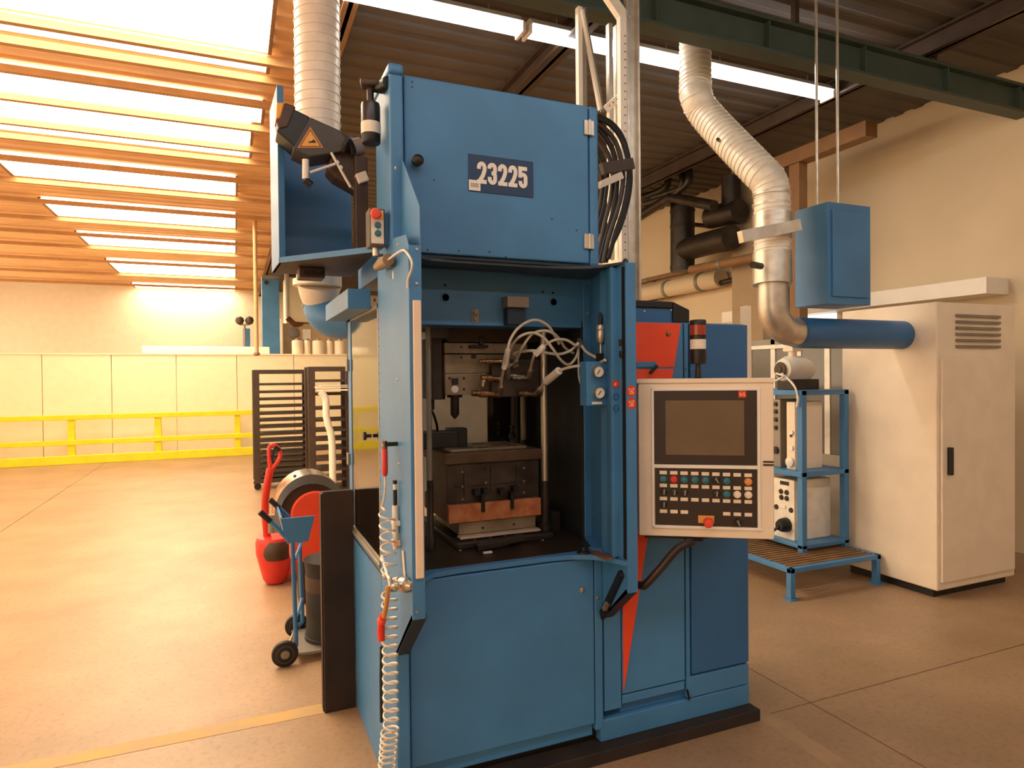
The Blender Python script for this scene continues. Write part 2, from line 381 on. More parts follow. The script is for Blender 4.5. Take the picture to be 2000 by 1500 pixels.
MB().tube([wp(1333, 490, 5.95), wp(1380, 476, 5.9), wp(1430, 464, 5.85)], .16, 16).build('branch', DARK, t, smooth=True)
for q in (410, 440, 520): MB().tube([wp(1333, q, 5.95), wp(1333, q+4, 5.95)], .178, 16).build('band', DARK, t, smooth=True)
B('bracket', (5.95, wp(1333, 440, 5.95).y-.03, wp(1333, 440, 5.95).z), (HX1-.004, wp(1333, 440, 5.95).y+.03, wp(1333, 440, 5.95).z+.05), DARK, t)
t = pipe('short dark duct stub turned up beside the tan pillar', [(1388, 425), (1445, 412)], .15, DARK, 'exhaust_duct', 'duct', x=5.9)
MB().tube([wp(1428, 415, 5.9), wp(1428, 345, 5.9)], .12, 14).build('riser', DARK, t, smooth=True)
pt = wp(1458, 470)
struct(B('wall_pillar', (6.1, pt.y-.55, 0), (HX1, pt.y, HZ), mat('tan_pillar', 'a89070', .8, var=.05), bevel=0)).name = 'trim_40'
# loops of conduit in the dark corner under the ceiling
t = thing('conduit_bundle', 'dark looped conduits hanging in the corner under the ceiling', 'conduit', wp(1290, 350))
for k, (x0, y0, rr) in enumerate(((1278, 350, 26), (1300, 350, 34), (1316, 342, 30))):
    MB().tube(smoothpath([wp(x0-30, y0-rr, 5.6), wp(x0+rr*.6, y0-rr*.8, 5.6), wp(x0+rr, y0, 5.6), wp(x0+rr*.6, y0+rr*.8, 5.6), wp(x0-40, y0+rr+14, 5.6)], 6), .05, 8).build('conduit', DARK, t, smooth=True)
MB().tube([wp(1240, 428, 5.6), wp(1310, 385, 5.6), wp(1395, 402, 5.6)], .07, 10).build('conduit', DARK, t, smooth=True)
B('hanger', (5.58, wp(1290, 350, 5.6).y-.02, wp(1290, 320, 5.6).z), (5.62, wp(1290, 350, 5.6).y+.02, 4.38), DARK, t)
# tan duct riser top right
t = thing('wall_frame', 'tan steel portal frame standing by the right wall', 'frame', wp(1540, 620, 5.6))
q = P(1512, 230, x=5.2)
for px_ in (1522, 1556): pA = P(px_, 300, x=5.7); B('post', (5.66, pA.y-.07, 0), (5.78, pA.y+.07, 3.93), TANB, t)
B('head_beam', (5.64, P(1556, 300, x=5.7).y-.9, 3.93), (5.8, P(1522, 300, x=5.7).y+.15, 4.08), TANB, t)
B('infill', (5.7, P(1556, 300, x=5.7).y+.07, 2.6), (5.74, P(1522, 300, x=5.7).y-.07, 3.93), DARKB, t)
# window ledge on the right wall
yl0, yl1 = P(1600, 610, x=6.4).y-2, P(1432, 610, x=6.4).y
B2 = struct(B('trim_41', (6.2, yl0, P(1500, 615, x=6.3).z-.05), (HX1, yl1, P(1500, 600, x=6.3).z), WHITEP))

ywa, ywb = P(1640, 640, x=6.5).y, P(1432, 640, x=6.5).y
wz0, wz1 = P(1500, 668, x=6.5).z, P(1500, 618, x=6.5).z
wo = struct(B('window_60', (HX1-.012, ywa, wz0), (HX1-.002, ywb, wz1), emis('side_window_daylight', (1.0, .93, .82), 1.6), bevel=0))
fr = MB()
for k in range(4): yk_ = ywa+(ywb-ywa)*k/3; fr.box((HX1-.03, yk_-.03, wz0), (HX1-.012, yk_+.03, wz1))
fr.build('window_frame', WHITEP, wo)
lx = P(1520, 1418, z=0).x
struct(B('trim_43', (lx-.05, -6, 0), (lx+.05, P(1486, 1384, z=0).y, .0015), mat('worn_pale_line', 'b8946c', .6, var=0, c2='a3835f', scale=6), bevel=0))

# ================================================================== THE PRESS
XL, XR, YF = .54, 1.45, 2.45
YB = 3.46           # back of the press
YH = 2.68           # face of the crossbeam over the opening
pr = thing('hydraulic_press', 'tall blue hydraulic moulding press with number plate above an open tool space', 'press', (1.0, 2.95, 0))
# --- base
B('base_frame', (XL+.02, YF+.05, .055), (XR-.02, YB, .84), mat('blue_black', '1c2c3c', .6), pr)
sp = B('side_panel', (XL, 2.67, .0), (XL+.02, YB, .868), BLUE, pr, .004)
B('top_rail', (XL-.008, 2.67, .868), (XL+.03, YB, .885), GREY, sp)
B('seal_strip', (XL-.004, 2.67, .846), (XL, YB, .853), BLACK, sp)
dp = B('front_door', (.602, YF-.004, .148), (1.407, YF+.03, .866), BLUE, pr, .005)
for a in ((1136, 1152),): 
    c = P(*a, y=YF-.004); MB().lathe(c, -Y, [(0, .012), (.006, .012), (.009, .006), (.009, .001)], 14).build('bolt', STEEL, dp, smooth=True)
B('sill_strip', (.6, YF+.02, .088), (1.408, YF+.05, .143), BLUE, pr, .003)
B('kick_plate', (.6, YF+.045, .056), (1.44, YF+.06, .2), BLACK, pr)
ps = B('corner_post', (1.412, YF-.002, .115), (XR, YF+.05, .9), BLUE, pr, .004)
c = P(1167, 1167, y=YF-.002); MB().lathe(c, -Y, [(0, .009), (.005, .009), (.007, .004), (.007, .001)], 12).build('bolt', STEEL, ps, smooth=True)
# --- left column: full height, front corner chamfered
MB().prism([(XL, 2.41, 0), (XL, 2.67, 0), (.592, 2.67, 0), (.592, 2.41, 0)], (0, 0, 2.77)).build('column', BLUE, pr, bevel=.008)
MB().prism([(XL-.004, 2.405, 2.77), (XL-.004, 2.69, 2.77), (.596, 2.69, 2.77), (.596, 2.405, 2.77)], (0, 0, .04)).build('column_cap', BLUE, pr, bevel=.014, seg=3)
B('rear_column', (XL, YB-.1, .87), (XL+.08, YB, 2.08), BLUE, pr)
XC0, XO0 = P(1152, 640, y=YH).x, P(1140, 800, y=YH).x
B('column', (XO0, YH-.004, .892), (XC0+.01, YB, 2.1), BLUE, pr, .004)
pA_, pB_ = V((XC0, YH, .892)), V((P(1195, 800, y=2.32).x, 2.32, .892))
MB().prism([pA_, pB_, pB_+Z*1.2, pA_+Z*1.2], (.012, -.004, 0)).build('inner_wall', BLUE, pr, bevel=.001)
B('crown', (.6, YH+.05, 2.1), (1.43, YB, 2.4), BLUE, pr)
# --- upper cabinet
uc = B('upper_cabinet', (.592, YF+.022, 2.11), (XR, 2.69, 2.795), BLUE, pr, .004)
ud = B('cabinet_door', (.603, YF-.004, 2.122), (1.398, YF+.02, 2.79), BLUE, pr, .006)
B('hinge_stile', (1.404, YF-.002, 2.112), (XR, YF+.03, 2.795), BLUE, pr, .012)
for py in (250, 472):
    c = P(1150, py, y=YF-.006); h = B('hinge', (c.x-.024, c.y-.006, c.z-.032), (c.x+.024, c.y, c.z+.032), GALV, pr, .003, label='bright metal door hinge')
    MB().cyl((c.x, c.y-.008, c.z-.032), (c.x, c.y-.008, c.z+.032), .006, 10).build('hinge_pin', STEEL, h, smooth=True)
for a in ((805, 160), (805, 170), (848, 352), (835, 488), (896, 490), (956, 492), (988, 502), (1078, 428), (1126, 450)):
    c = P(*a, y=YF-.004); MB().lathe(c+Y*.001, -Y, [(0, .004), (.0015, .004), (.0015, .001)], 10).build('rivet_hole', DARK, ud)
kb = P(812, 318, y=YF-.01); MB().lathe(kb+Y*.008, -Y, [(0, .010), (.02, .010), (.024, .020), (.045, .022), (.052, .014), (.054, .002)], 18).build('door_knob', BLACK, ud, smooth=True)
# number plate
c0, c1 = P(915, 372, y=YF-.005), P(1041, 317, y=YF-.005)
zt, zb = P(915, 300, y=YF-.005).z, P(915, 373, y=YF-.005).z
np_ = B('number_plate', (c0.x, YF-.0075, zb), (c1.x, YF-.004, zt), NAVY, pr, .001)
tz = (P(978, 343, y=YF).z)
def numeral(ch, ox, oz, w_, h_, st, y, parent):
    k = st/2/h_; kx_ = st/2/w_
    arc = lambda cx, cz, rx, rz, a0, a1, n=10: [(cx+rx*math.cos(math.radians(a0+(a1-a0)*i/n)), cz+rz*math.sin(math.radians(a0+(a1-a0)*i/n))) for i in range(n+1)]
    L_, R_, B_, T_ = kx_, 1-kx_, k, 1-k
    if ch == '2': paths = [[(L_, .66)]+arc(.5, .74, .5-kx_, T_-.74, 180, 0)+[(R_, .62), (.62, .38), (L_+.04, B_)], [(0, B_), (1, B_)]]
    elif ch == '3': paths = [[(L_, .72)]+arc(.5, .76, .5-kx_, T_-.76, 180, 0)+[(R_, .64), (.74, .52)], [(.74, .52), (.42, .52)], [(.74, .52), (R_, .42)]+arc(.5, .26, .5-kx_, .26-B_, 0, -180)+[(L_, .34)]]
    else: paths = [[(.06, T_), (.98, T_)], [(L_, 1.0), (L_, .48)], [(L_, .5)]+arc(.5, .5, .5-kx_, .13, 170, 0)+[(R_, .26)]+arc(.5, .25, .5-kx_, .25-B_, 0, -180)+[(L_, .32)]]
    s_ = MB(); cnt = 0
    for pth_ in paths:
        pp_ = [V((ox+a*w_, 0, oz+b*h_)) for a, b in pth_]
        for i in range(len(pp_)-1):
            d_ = pp_[i+1]-pp_[i]
            if d_.length < 1e-7: continue
            d_.normalize(); n_ = V((-d_.z, 0, d_.x))*st/2
            a, b = pp_[i]-(d_*st*.12 if i else d_*0), pp_[i+1]+(d_*st*.12 if i < len(pp_)-2 else d_*0)
            cnt += 1; s_.prism([V((q_.x, y-cnt*.00006, q_.z)) for q_ in (a-n_, b-n_, b+n_, a+n_)], (0, .0012, 0))
    return s_.build('numeral', WHITEP, parent)
dh = P(930, 318, y=YF).z-P(930, 361, y=YF).z
dz0 = P(978, 343, y=YF).z-dh/2
d0, d1 = P(929, 340, y=YF).x, P(1029, 350, y=YF).x
pitch_ = (d1-d0)/5
for k, ch in enumerate('23225'): numeral(ch, d0+k*pitch_+.003, dz0, pitch_-.005, dh, pitch_*.36, YF-.009, np_)
la, lb = P(916, 371, y=YF-.008), P(938, 353, y=YF-.008)
lab = B('barcode_label', (la.x, YF-.0095, la.z), (lb.x, YF-.0075, lb.z), WHITEP, pr, 0)
for k in range(9): B('bar', (la.x+.008+k*.0036, YF-.0102, la.z+.012), (la.x+.008+k*.0036+(.0014 if k % 2 else .0022), YF-.0095, lb.z-.012), GREY, lab, 0)
# --- crossbeam over the opening
zb0 = P(824, 634, y=YH).z
XC = P(1152, 640, y=YH).x; XO = P(1140, 800, y=YH).x
cb = B('crossbeam', (.592, YH, zb0), (XC, YH+.18, 2.108), BLUE, pr, .004)
for a in ((870, 581), (1081, 590)):
    c = P(*a, y=YH); s = MB().lathe(c, -Y, [(0, .021), (.004, .021), (.004, .016), (-.03, .0155)], 22).build('hole_rim', BLUE, cb, smooth=True)
    MB().lathe(c+Y*.0, -Y, [(-.02, .0165), (.0022, .0165), (.0022, .001)], 22).build('bore', HOLE, cb)
for a in ((869, 557), (1080, 572), (1060, 570)):
    c = P(*a, y=YH); MB().lathe(c, -Y, [(0, .005), (.001, .005), (.001, .001)], 10).build('small_hole', HOLE, cb)
for py in (611, 623):
    c = P(928, py, y=YH); MB().lathe(c, -Y, [(0, .018), (.004, .018), (.004, .011), (.012, .010), (.014, .001)], 16).build('socket_bolt', GREY, cb, smooth=True)
for a in ((1152, 553), (1147, 611), (1166, 560), (1162, 570)):
    c = P(*a, y=YH-.0); MB().lathe(c, -Y, [(0, .007), (.005, .006), (.006, .001)], 10).build('bolt', STEEL, cb, smooth=True)
p0, p1 = P(978, 607, y=YH), P(1029, 583, y=YH)
bk = B('stop_bracket', (p0.x+.004, YH-.07, p0.z+.01), (p1.x-.02, YH, p1.z), GREY, pr, .003)
B('stop_bracket', (p0.x+.012, YH-.05, zb0+.004), (p1.x-.03, YH, p0.z+.01), mat('shaded_bracket_steel', '2a3440', .5, .3), pr, .003)  # lower bracket: shade put into a darker blue steel
# --- hoods above and below the opening, curving out to the wings
def hood(z0, z1, nm, m, back):
    pts = [(.585, 2.20), (.60, 2.30), (.635, 2.39), (.70, 2.44), (.80, 2.45), (1.20, 2.45), (1.30, 2.435), (1.37, 2.40), (1.41, 2.35), (1.45, 2.255), (1.455, 2.32), (XC0, YH)]+back
    return MB().prism([(a, b, z0) for a, b in pts], (0, 0, z1-z0)).build(nm, m, pr, bevel=.0015)
hood(2.092, 2.104, 'upper_hood', mat('shaded_hood_blue', '34414a', .5, .1, var=.2), [(1.40, YH), (.585, 2.50)])  # blue hood darkened in colour for the shade beneath it
hood(.872, .892, 'lower_ledge', BLUE, [(XC0-.04, YH), (1.43, 2.485), (.585, 2.485)])
B('hood_gutter', (.60, YF-.008, 2.104), (1.40, YF+.015, 2.114), mat('dark_blue_seal', '1a2630', .6), pr, .001)
B('underside', (.6, YF+.02, 2.104), (1.43, YH, 2.112), DARK, pr, 0)  # dark sheet, its colour holds the shade under the cabinet
# --- wings that carry the light curtain
YW, YWR = 2.155, 2.25
def wing(x0, x1, yw, side):
    nm = 'light_curtain_wing'
    outer = [(2.42, .60), (yw, .83), (yw, 2.09), (yw+.03, 2.13), (2.42, 2.16)]
    inner = [(2.45, .60), (yw, .83), (yw, 2.22), (2.40, 2.46), (2.45, 2.46)]
    if side > 0: outer = [(2.45, .60), (yw, .765), (yw, 2.10), (2.45, 2.11)]; inner = outer
    xa, xb = (x0, x1-.004) if side < 0 else (x1-.004, x0)
    w_ = MB().prism([(xa, a, b) for a, b in outer], (.004, 0, 0)).build(nm, BLUE, pr, bevel=.001)
    MB().prism([(xb, a, b) for a, b in inner], (.004, 0, 0)).build('inner_plate', BLUE, w_, bevel=.001)
    MB().box((x0, yw-.004, outer[1][1]), (x1, yw, 2.09 if side < 0 else 2.10)).build('front_web', BLUE, w_, bevel=.0015)
    return w_
wl = wing(XL, .584, YW, -1); wr = wing(XR, XR+.047, YWR, 1)
# slanted feet of the wings
MB().prism([(XL, YW, .83), (XL, 2.42, .60), (XL, 2.42, .615), (XL, YW+.01, .845)], (.05, 0, 0)).build('foot', mat('shaded_foot_steel', '2c3338', .5), wl)  # shaded underside put into the colour of the foot
MB().prism([(XR, YWR, .765), (XR, 2.44, .60), (XR, 2.44, .612), (XR, YWR+.01, .78)], (.047, 0, 0)).build('foot', DARK, wr)
MB().prism([(1.432, 2.43, .60), (1.432, 2.27, .83), (1.432, 2.29, .85), (1.432, 2.445, .63)], (.018, 0, 0)).build('gas_strut', BLACK, wr)
MB().bar((1.43, 2.40, .655), (1.43, 2.375, .69), .018, .016).build('clip', GREY, wr)
# light curtain strip
za, zb_ = P(811, 587, y=YW).z, P(813, 1129, y=YW).z
lc = B('light_curtain', (.551, YW-.014, zb_), (.579, YW-.004, za), mat('cream_strip', 'ecd2b4', .4, var=.03), pr, .003, label='cream light curtain strip')
for py in (1195, 487, 554):
    c = P(814, py, y=YW-.004); MB().lathe(c, -Y, [(0, .006), (.004, .005), (.005, .001)], 10).build('bolt', STEEL, wl, smooth=True)
lcr = B('receiver_rail', (P(1195, 800, y=2.31).x, 2.305, .90), (P(1217, 800, y=2.305).x, 2.325, 2.085), BLUE, wr, .003)
B('dark_slot', (XR-.003, YWR+.004, .90), (XR, YWR+.024, 2.085), BLACK, wr, 0)
# row of rivets along the seam of the left column
for k in range(36):
    z = .62+k*.036; MB().lathe((XL, 2.655, z), -X, [(0, .004), (.002, .0035), (.003, .001)], 6).build('rivet', BLUE, pr, smooth=True)
for a in ((776, 741), (779, 906), (773, 328), (777, 478), (768, 536)):
    c = P(*a, x=XL); MB().lathe(c, -X, [(0, .006), (.003, .005), (.004, .001)], 10).build('screw', STEEL, pr, smooth=True)
# --- polycarbonate side guard
gp = thing('side_guard', 'clear polycarbonate side guard in a thin frame on the press', 'guard', (XL, 3.05, .885))
zt_ = 1.95
B('pane', (XL+.004, 2.69, .9), (XL+.010, YB-.02, zt_-.02), GLASS, gp, 0, label='clear scratched pane')
for (a, b) in (((2.67, .885), (2.69, zt_)), ((YB-.02, .885), (YB, zt_)), ((2.67, zt_-.02), (YB, zt_)), ((2.67, .885), (YB, .9))):
    B('frame_bar', (XL, a[0], a[1]), (XL+.014, b[0], b[1]), GREY, gp, .001)
for q in (1.2, 1.68): B('hinge', (XL-.012, YB-.05, q), (XL, YB-.005, q+.06), GREY, gp, .002)
c = P(725, 851, x=XL); MB().lathe(c, -X, [(0, .008), (.02, .008), (.022, .018), (.034, .018), (.036, .004)], 14).build('knob', BLACK, gp, smooth=True)
B('inner_rail', (XL+.03, 2.72, 1.55), (XL+.05, 2.75, 1.9), WHITEP, gp)
# --- tool space: floor, back and right lining
B('bed_plate', (.6, YF+.03, .845), (XC0, YB, .89), mat('oily_bed', '33281f', .45, .3, var=.3, scale=6), pr, .003)
B('rear_window', (.66, YB-.03, .95), (1.30, YB-.02, 1.9), FROST, pr, 0, label='dusty grey rear pane')
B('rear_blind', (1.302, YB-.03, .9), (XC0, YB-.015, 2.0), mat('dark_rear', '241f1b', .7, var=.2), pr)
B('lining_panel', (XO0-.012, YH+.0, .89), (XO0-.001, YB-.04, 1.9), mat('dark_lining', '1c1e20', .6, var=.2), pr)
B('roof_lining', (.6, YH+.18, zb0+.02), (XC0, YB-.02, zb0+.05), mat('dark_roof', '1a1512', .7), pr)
for a in ((849, 1068), (899, 1075), (1060, 1055), (1092, 1038), (1113, 1030)):
    c = P(*a, z=.89); MB().lathe(c-Z*.002, Z, [(0, .007), (.004, .006), (.005, .001)], 10).build('bed_bolt', STEEL, pr, smooth=True)
c = P(1140, 1080, z=.892); MB().lathe(c-Z*.004, Z, [(0, .03), (.012, .028), (.014, .012), (.03, .010), (.032, .001)], 16).build('foot_pad', BLACK, pr, smooth=True)
B('rust_tray', (1.385, 2.31, .892), (1.42, 2.44, .898), CLEARB, pr, .001)

# ------------------------------------------------------------------ tooling inside the press
yt = 2.82                                  # front of the lower mould
def xa(px, py, y=yt): return P(px, py, y=y)
lm = thing('lower_mould', 'dark oily lower mould block on an orange insulation plate', 'mould', (1.08, 3.0, .95))
xl, xr = xa(872, 900).x, xa(1053, 900).x
ztop, zmid, zbot = xa(872, 886).z, xa(872, 908).z, xa(880, 990).z
B('clamp_plate', (xl-.012, yt-.012, zmid), (xr+.006, yt+.36, ztop), mat('rusty_plate', '5d4632', .5, .3, var=.3, scale=9), lm, .004)
blk = B('mould_block', (xl, yt, zbot), (xr, yt+.34, zmid), TOOLD, lm, .005)
for a in ((903, 922), (1023, 914), (903, 950), (1023, 940), (903, 975), (1023, 962), (948, 916), (949, 943)):
    c = P(*a, y=yt); MB().lathe(c, -Y, [(0, .006), (.004, .005), (.004, .001)], 10).build('screw', GREY if a[0] != 948 else BLACK, blk, smooth=True)
for k in range(3): B('rib', (xl+.08+k*.13, yt-.006, zbot+.05), (xl+.095+k*.13, yt, zmid-.02), TOOLD, blk, .001)
B('slot', (xl+.03, yt-.003, zbot+.085), (xr-.03, yt, zbot+.089), BLACK, blk, 0)
for a in ((928, 961), (945, 959), (977, 959), (1003, 954)):
    c = P(*a, y=yt-.01); B('clamp_block', (c.x-.013, yt-.045, c.z-.013), (c.x+.013, yt, c.z+.014), BLACK, lm, .002)
for a in ((937, 975), (993, 970)):
    c = P(*a, y=yt-.01); B('clamp_leg', (c.x-.008, yt-.06, c.z-.05), (c.x+.008, yt-.02, c.z+.03), BLACK, lm, .002)
# top face details
ins = B('insert', (xl+.03, yt+.03, ztop), (xr-.05, yt+.30, ztop+.012), TOOL, lm, .002)
for (u, v, a, b) in ((.09, .07, .07, .03), (.27, .12, .09, .02), (.2, .2, .06, .03), (.17, .05, .05, .025), (.33, .07, .05, .02)):
    B('pocket', (xl+u, yt+v, ztop+.012), (xl+u+a, yt+v+b, ztop+.014), DARK, ins, 0)
for a in ((867, 872, .055), (975, 850, .075), (1000, 856, .07), (848, 862, .06)):
    c = P(a[0], a[1], z=ztop+.012); MB().lathe(c, Z, [(0, .016), (a[2]*.35, .017), (a[2]*.45, .008), (a[2]*.8, .008), (a[2]*.85, .014), (a[2], .013), (a[2], .001)], 12).build('guide_pin', BLACK, lm, smooth=True)
B('valve_block', (xl-.09, yt+.12, ztop+.01), (xl+.10, yt+.2, ztop+.09), BLACK, lm, .006)
B('valve_block', (xl+.06, yt+.14, ztop+.01), (xl+.15, yt+.22, ztop+.10), BLACK, lm, .006)
# insulation board and riser
o0, o1 = P(877, 1004, y=yt-.05), P(1057, 989, y=yt-.05)
zo1, zo0 = P(880, 988, y=yt-.05).z, P(876, 1024, y=yt-.05).z
B('insulation_plate', (o0.x, yt-.05, zo0), (o1.x, yt-.02, zo1), ORANGE, lm, .003, label='orange brown insulation plate')
B('heating_plate', (o0.x+.002, yt-.02, zo0), (o1.x, yt+.36, zo1), TOOLD, lm, .003)
zr = P(905, 1047, y=yt-.03).z
B('riser', (o0.x+.05, yt-.03, zr+.006), (o1.x-.02, yt+.33, zo0-.004), TOOL, lm, .003)
B('bright_strip', (o0.x+.045, yt-.07, zr-.006), (o1.x-.012, yt-.02, zr+.004), mat('painted_sheen', 'e0c4a8', .3, .3, var=.05), lm, .002)  # shine of the metal strip painted as a pale colour
for k in range(4): MB().lathe((o0.x+.11+k*.075, yt-.07, zr-.012), -Y, [(0, .008), (.006, .007), (.007, .001)], 10).build('screw', DARK, lm, smooth=True)
for a in ((943, 1031), (1004, 1024)):
    c = P(*a, y=yt-.03); MB().lathe(c, -Y, [(0, .006), (.002, .005), (.002, .001)], 8).build('hole', BLACK, lm)
B('bolster', (o0.x+.02, yt-.10, .89), (o1.x+.04, yt+.36, zr-.012), DARK, lm, .006)
ring = MB(); cc = V(((o0.x+o1.x)/2-.02, yt-.02, .892))
ring.lathe(cc, Z, [(0, .13), (.012, .13), (.02, .11), (.024, .08)], 28).build('ejector_ring', BLACK, lm, smooth=True)
MB().obox(cc+V((.0, -.12, .022)), V((.11, .0, .012)), V((0, .02, 0)), V((0, 0, .012))).build('latch_bar', DARK, lm, bevel=.002)
B('label_tag', (o0.x+.10, yt-.215, .892), (o0.x+.14, yt-.20, .90), WHITE, lm, .001)
# side rails under the mould, left
B('side_rail', (.69, yt+.02, .89), (.74, YB-.1, .99), DARK, lm, .004); B('side_rail', (xr+.06, yt+.0, .89), (xr+.11, YB-.1, .99), DARK, lm, .004)
MB().bar((.70, yt+.02, 1.06), (.80, yt-.02, 1.0), .018, .018).build('link', GREY, lm, bevel=.002)

# guide rods
def rod(label, a, b, y, r, m=STEEL):
    p = P(*a, y=y); t = thing('guide_rod', label, 'rod', (p.x, y, .99))
    zz = P(*b, y=y).z
    MB().cyl((p.x, y, zz), (p.x, y, 1.90), r, 18).build('shaft', m, t, smooth=True)
    MB().lathe((p.x, y, .89), Z, [(0, r*1.9), (.05, r*1.9), (.06, r*1.3), (zz-.885, r*1.2)], 16).build('foot', DARK, t, smooth=True)
rod('bright steel guide rod standing right of the mould', (1063, 800), (1066, 940), 2.80, .018)
rod('slim steel guide rod standing left of the mould', (838, 800), (840, 940), 2.80, .012, GREY)
rod('slim dark steel rod behind the right guide rod', (1022, 800), (1024, 860), 3.2, .016, GREY)
rod('thick dark steel pillar behind the mould', (1008, 800), (1008, 860), 3.28, .03, DARK)

# upper mould
yu = 2.86
um = thing('upper_mould', 'brownish steel upper mould hanging from the press ram', 'mould', (1.08, 3.05, 1.5))
ul, ur = P(869, 700, y=yu).x, P(1030, 700, y=yu).x
z1, z2, z3, z4 = P(869, 668, y=yu).z, P(869, 691, y=yu).z, P(869, 731, y=yu).z, P(869, 772, y=yu).z
B('ram', (ul+.01, yu-.02, z1), (ur+.06, yu+.3, 1.92), mat('ram_brown', '3a2a1c', .5, .3, var=.3, scale=5), um, .004)
for zz0, zz1 in ((z2+.002, z1-.002), (z3+.002, z2-.002), (z4, z3-.002)):
    B('mould_plate', (ul, yu, zz0), (ur, yu+.3, zz1), TOOL, um, .003)
for a in ((901, 678), (901, 698), (906, 739), (906, 760), (878, 739)):
    c = P(*a, y=yu); MB().lathe(c, -Y, [(0, .006), (.002, .006), (.002, .001)], 10).build('hole', BLACK, um)
c = P(925, 695, y=yu); B('socket', (c.x-.012, yu-.002, c.z-.012), (c.x+.012, yu, c.z+.012), BLACK, um, 0)
c = P(888, 760, y=yu); MB().lathe(c, -Y, [(0, .017), (.006, .017), (.008, .008), (.008, .002)], 18).build('lift_plug', WHITEP, um, smooth=True)
c = P(888, 745, y=yu); B('hook', (c.x-.014, yu-.014, c.z-.014), (c.x+.014, yu, c.z+.014), DARK, um, .002)
B('clamp_arm', (P(915, 676, y=yu).x, yu-.03, P(915, 680, y=yu).z), (P(950, 676, y=yu).x, yu, P(915, 674, y=yu).z), BLACK, um, .003)
B('clamp_pin', (P(933, 660, y=yu).x, yu-.03, P(933, 674, y=yu).z), (P(941, 660, y=yu).x, yu-.008, P(933, 657, y=yu).z), BLACK, um, .003)
for a, b, w_, dd in (((888, 772), (889, 818), .024, .0), ((959, 775), (959, 815), .02, .05)):
    p, q = P(*a, y=yu+.05+dd), P(*b, y=yu+.05+dd)
    MB().lathe((p.x, p.y, z4), -Z, [(0, w_*1.5), (.012, w_*1.5), (.014, w_*.85), (z4-q.z-.02, w_*.85), (z4-q.z, .004)], 14).build('core_pin', DARK, um, smooth=True)
for a in ((845, 800), (866, 780)):
    p = P(*a, y=yu+.05); MB().cyl((p.x, p.y, p.z), (p.x, p.y, z3), .009, 8).build('ejector_rod', BLACK, um, smooth=True)
MB().tube(smoothpath([P(836, 790, y=yu), P(846, 808, y=yu), P(853, 830, y=yu+.1), P(855, 850, y=yu+.12)], 6), .006, 8).build('cable', BLACK, um, smooth=True)
B('left_column', (P(846, 700, y=yu).x, yu+.02, z4-.02), (P(867, 700, y=yu).x, yu+.2, z1+.02), DARK, um, .004)
# manifold with brass fittings
mx0, mx1 = P(955, 730, y=yu).x, P(1048, 730, y=yu).x
B('manifold', (mx0, yu-.04, P(980, 775, y=yu).z), (mx1, yu, P(980, 702, y=yu).z), TOOLD, um, .004)
B('manifold_back', (P(1010, 700, y=yu).x, yu-.02, P(1010, 740, y=yu).z), (P(1048, 700, y=yu).x, yu+.1, P(1010, 690, y=yu).z), DARK, um, .004)
FIT = {}
for n, (a, b, r, m) in enumerate((((935, 706), (984, 706), .010, BRASS), ((940, 738), (978, 740), .014, BRASS), ((922, 768), (976, 770), .014, BRASS), ((990, 733), (1024, 735), .009, STEEL), ((1012, 768), (1046, 770), .012, BRASS), ((985, 712), (1010, 714), .008, STEEL), ((1000, 738), (1034, 738), .009, STEEL))):
    p, q = P(*a, y=yu-.06), P(*b, y=yu-.06); d_ = q-p
    f_ = MB().lathe(p, d_, [(0, r), (d_.length*.25, r), (d_.length*.27, r*1.35), (d_.length*.5, r*1.35), (d_.length*.52, r*.9), (d_.length*.8, r*.9), (d_.length*.82, r*1.1), (d_.length, r*1.1)], 12).build('pipe_fitting', m, um, smooth=True)
    MB().cyl(q, q+V((0, .05, 0)), r*.9, 10).build('elbow', STEEL, f_, smooth=True)
c = P(943, 755, y=yu-.06); MB().lathe(c, Z+X*.2, [(0, .008), (.02, .008), (.022, .013), (.03, .013), (.032, .002)], 12).build('valve_cap', STEEL, um, smooth=True)

# hoses from the fittings to the bundle at the right column
hoses = [
 ('hydraulic hose making the highest arch over the mould fittings', [(978, 770), (979, 745), (984, 720), (990, 690), (997, 663), (1014, 639), (1042, 625), (1068, 634), (1083, 655), (1092, 672)], 2.72, 2.70),
 ('hydraulic hose making the second arch from the upright fitting', [(993, 738), (993, 700), (1000, 675), (1016, 657), (1040, 650), (1062, 660), (1080, 682), (1096, 704), (1112, 712), (1127, 694), (1131, 668)], 2.74, 2.7),
 ('hydraulic hose rising behind from the small elbow', [(1004, 715), (1012, 696), (1022, 675), (1040, 652), (1064, 646), (1082, 652), (1094, 664), (1104, 680), (1120, 690)], 2.76, 2.74),
 ('hydraulic hose with a pale sleeve curving to the column', [(1033, 738), (1038, 712), (1045, 692), (1062, 676), (1084, 664), (1106, 664), (1124, 674), (1131, 670)], 2.68, 2.66),
 ('hydraulic hose sagging sideways behind the sleeved hose', [(997, 697), (1012, 688), (1040, 685), (1062, 688), (1090, 692), (1112, 686), (1126, 674), (1131, 664)], 2.78, 2.68),
 ('hydraulic hose with a broad sleeve reaching past the gauges', [(1046, 770), (1060, 752), (1074, 738), (1092, 724), (1120, 716), (1150, 713), (1172, 708), (1181, 703)], 2.66, 2.36),
 ('hydraulic hose dropping from the bundle to the gauges', [(1131, 664), (1142, 684), (1160, 696), (1178, 704), (1182, 704)], 2.64, 2.38),
 ('thin hose hanging down beside the gauge box', [(1131, 668), (1130, 700), (1130, 730), (1134, 750), (1142, 759)], 2.66, 2.5)]
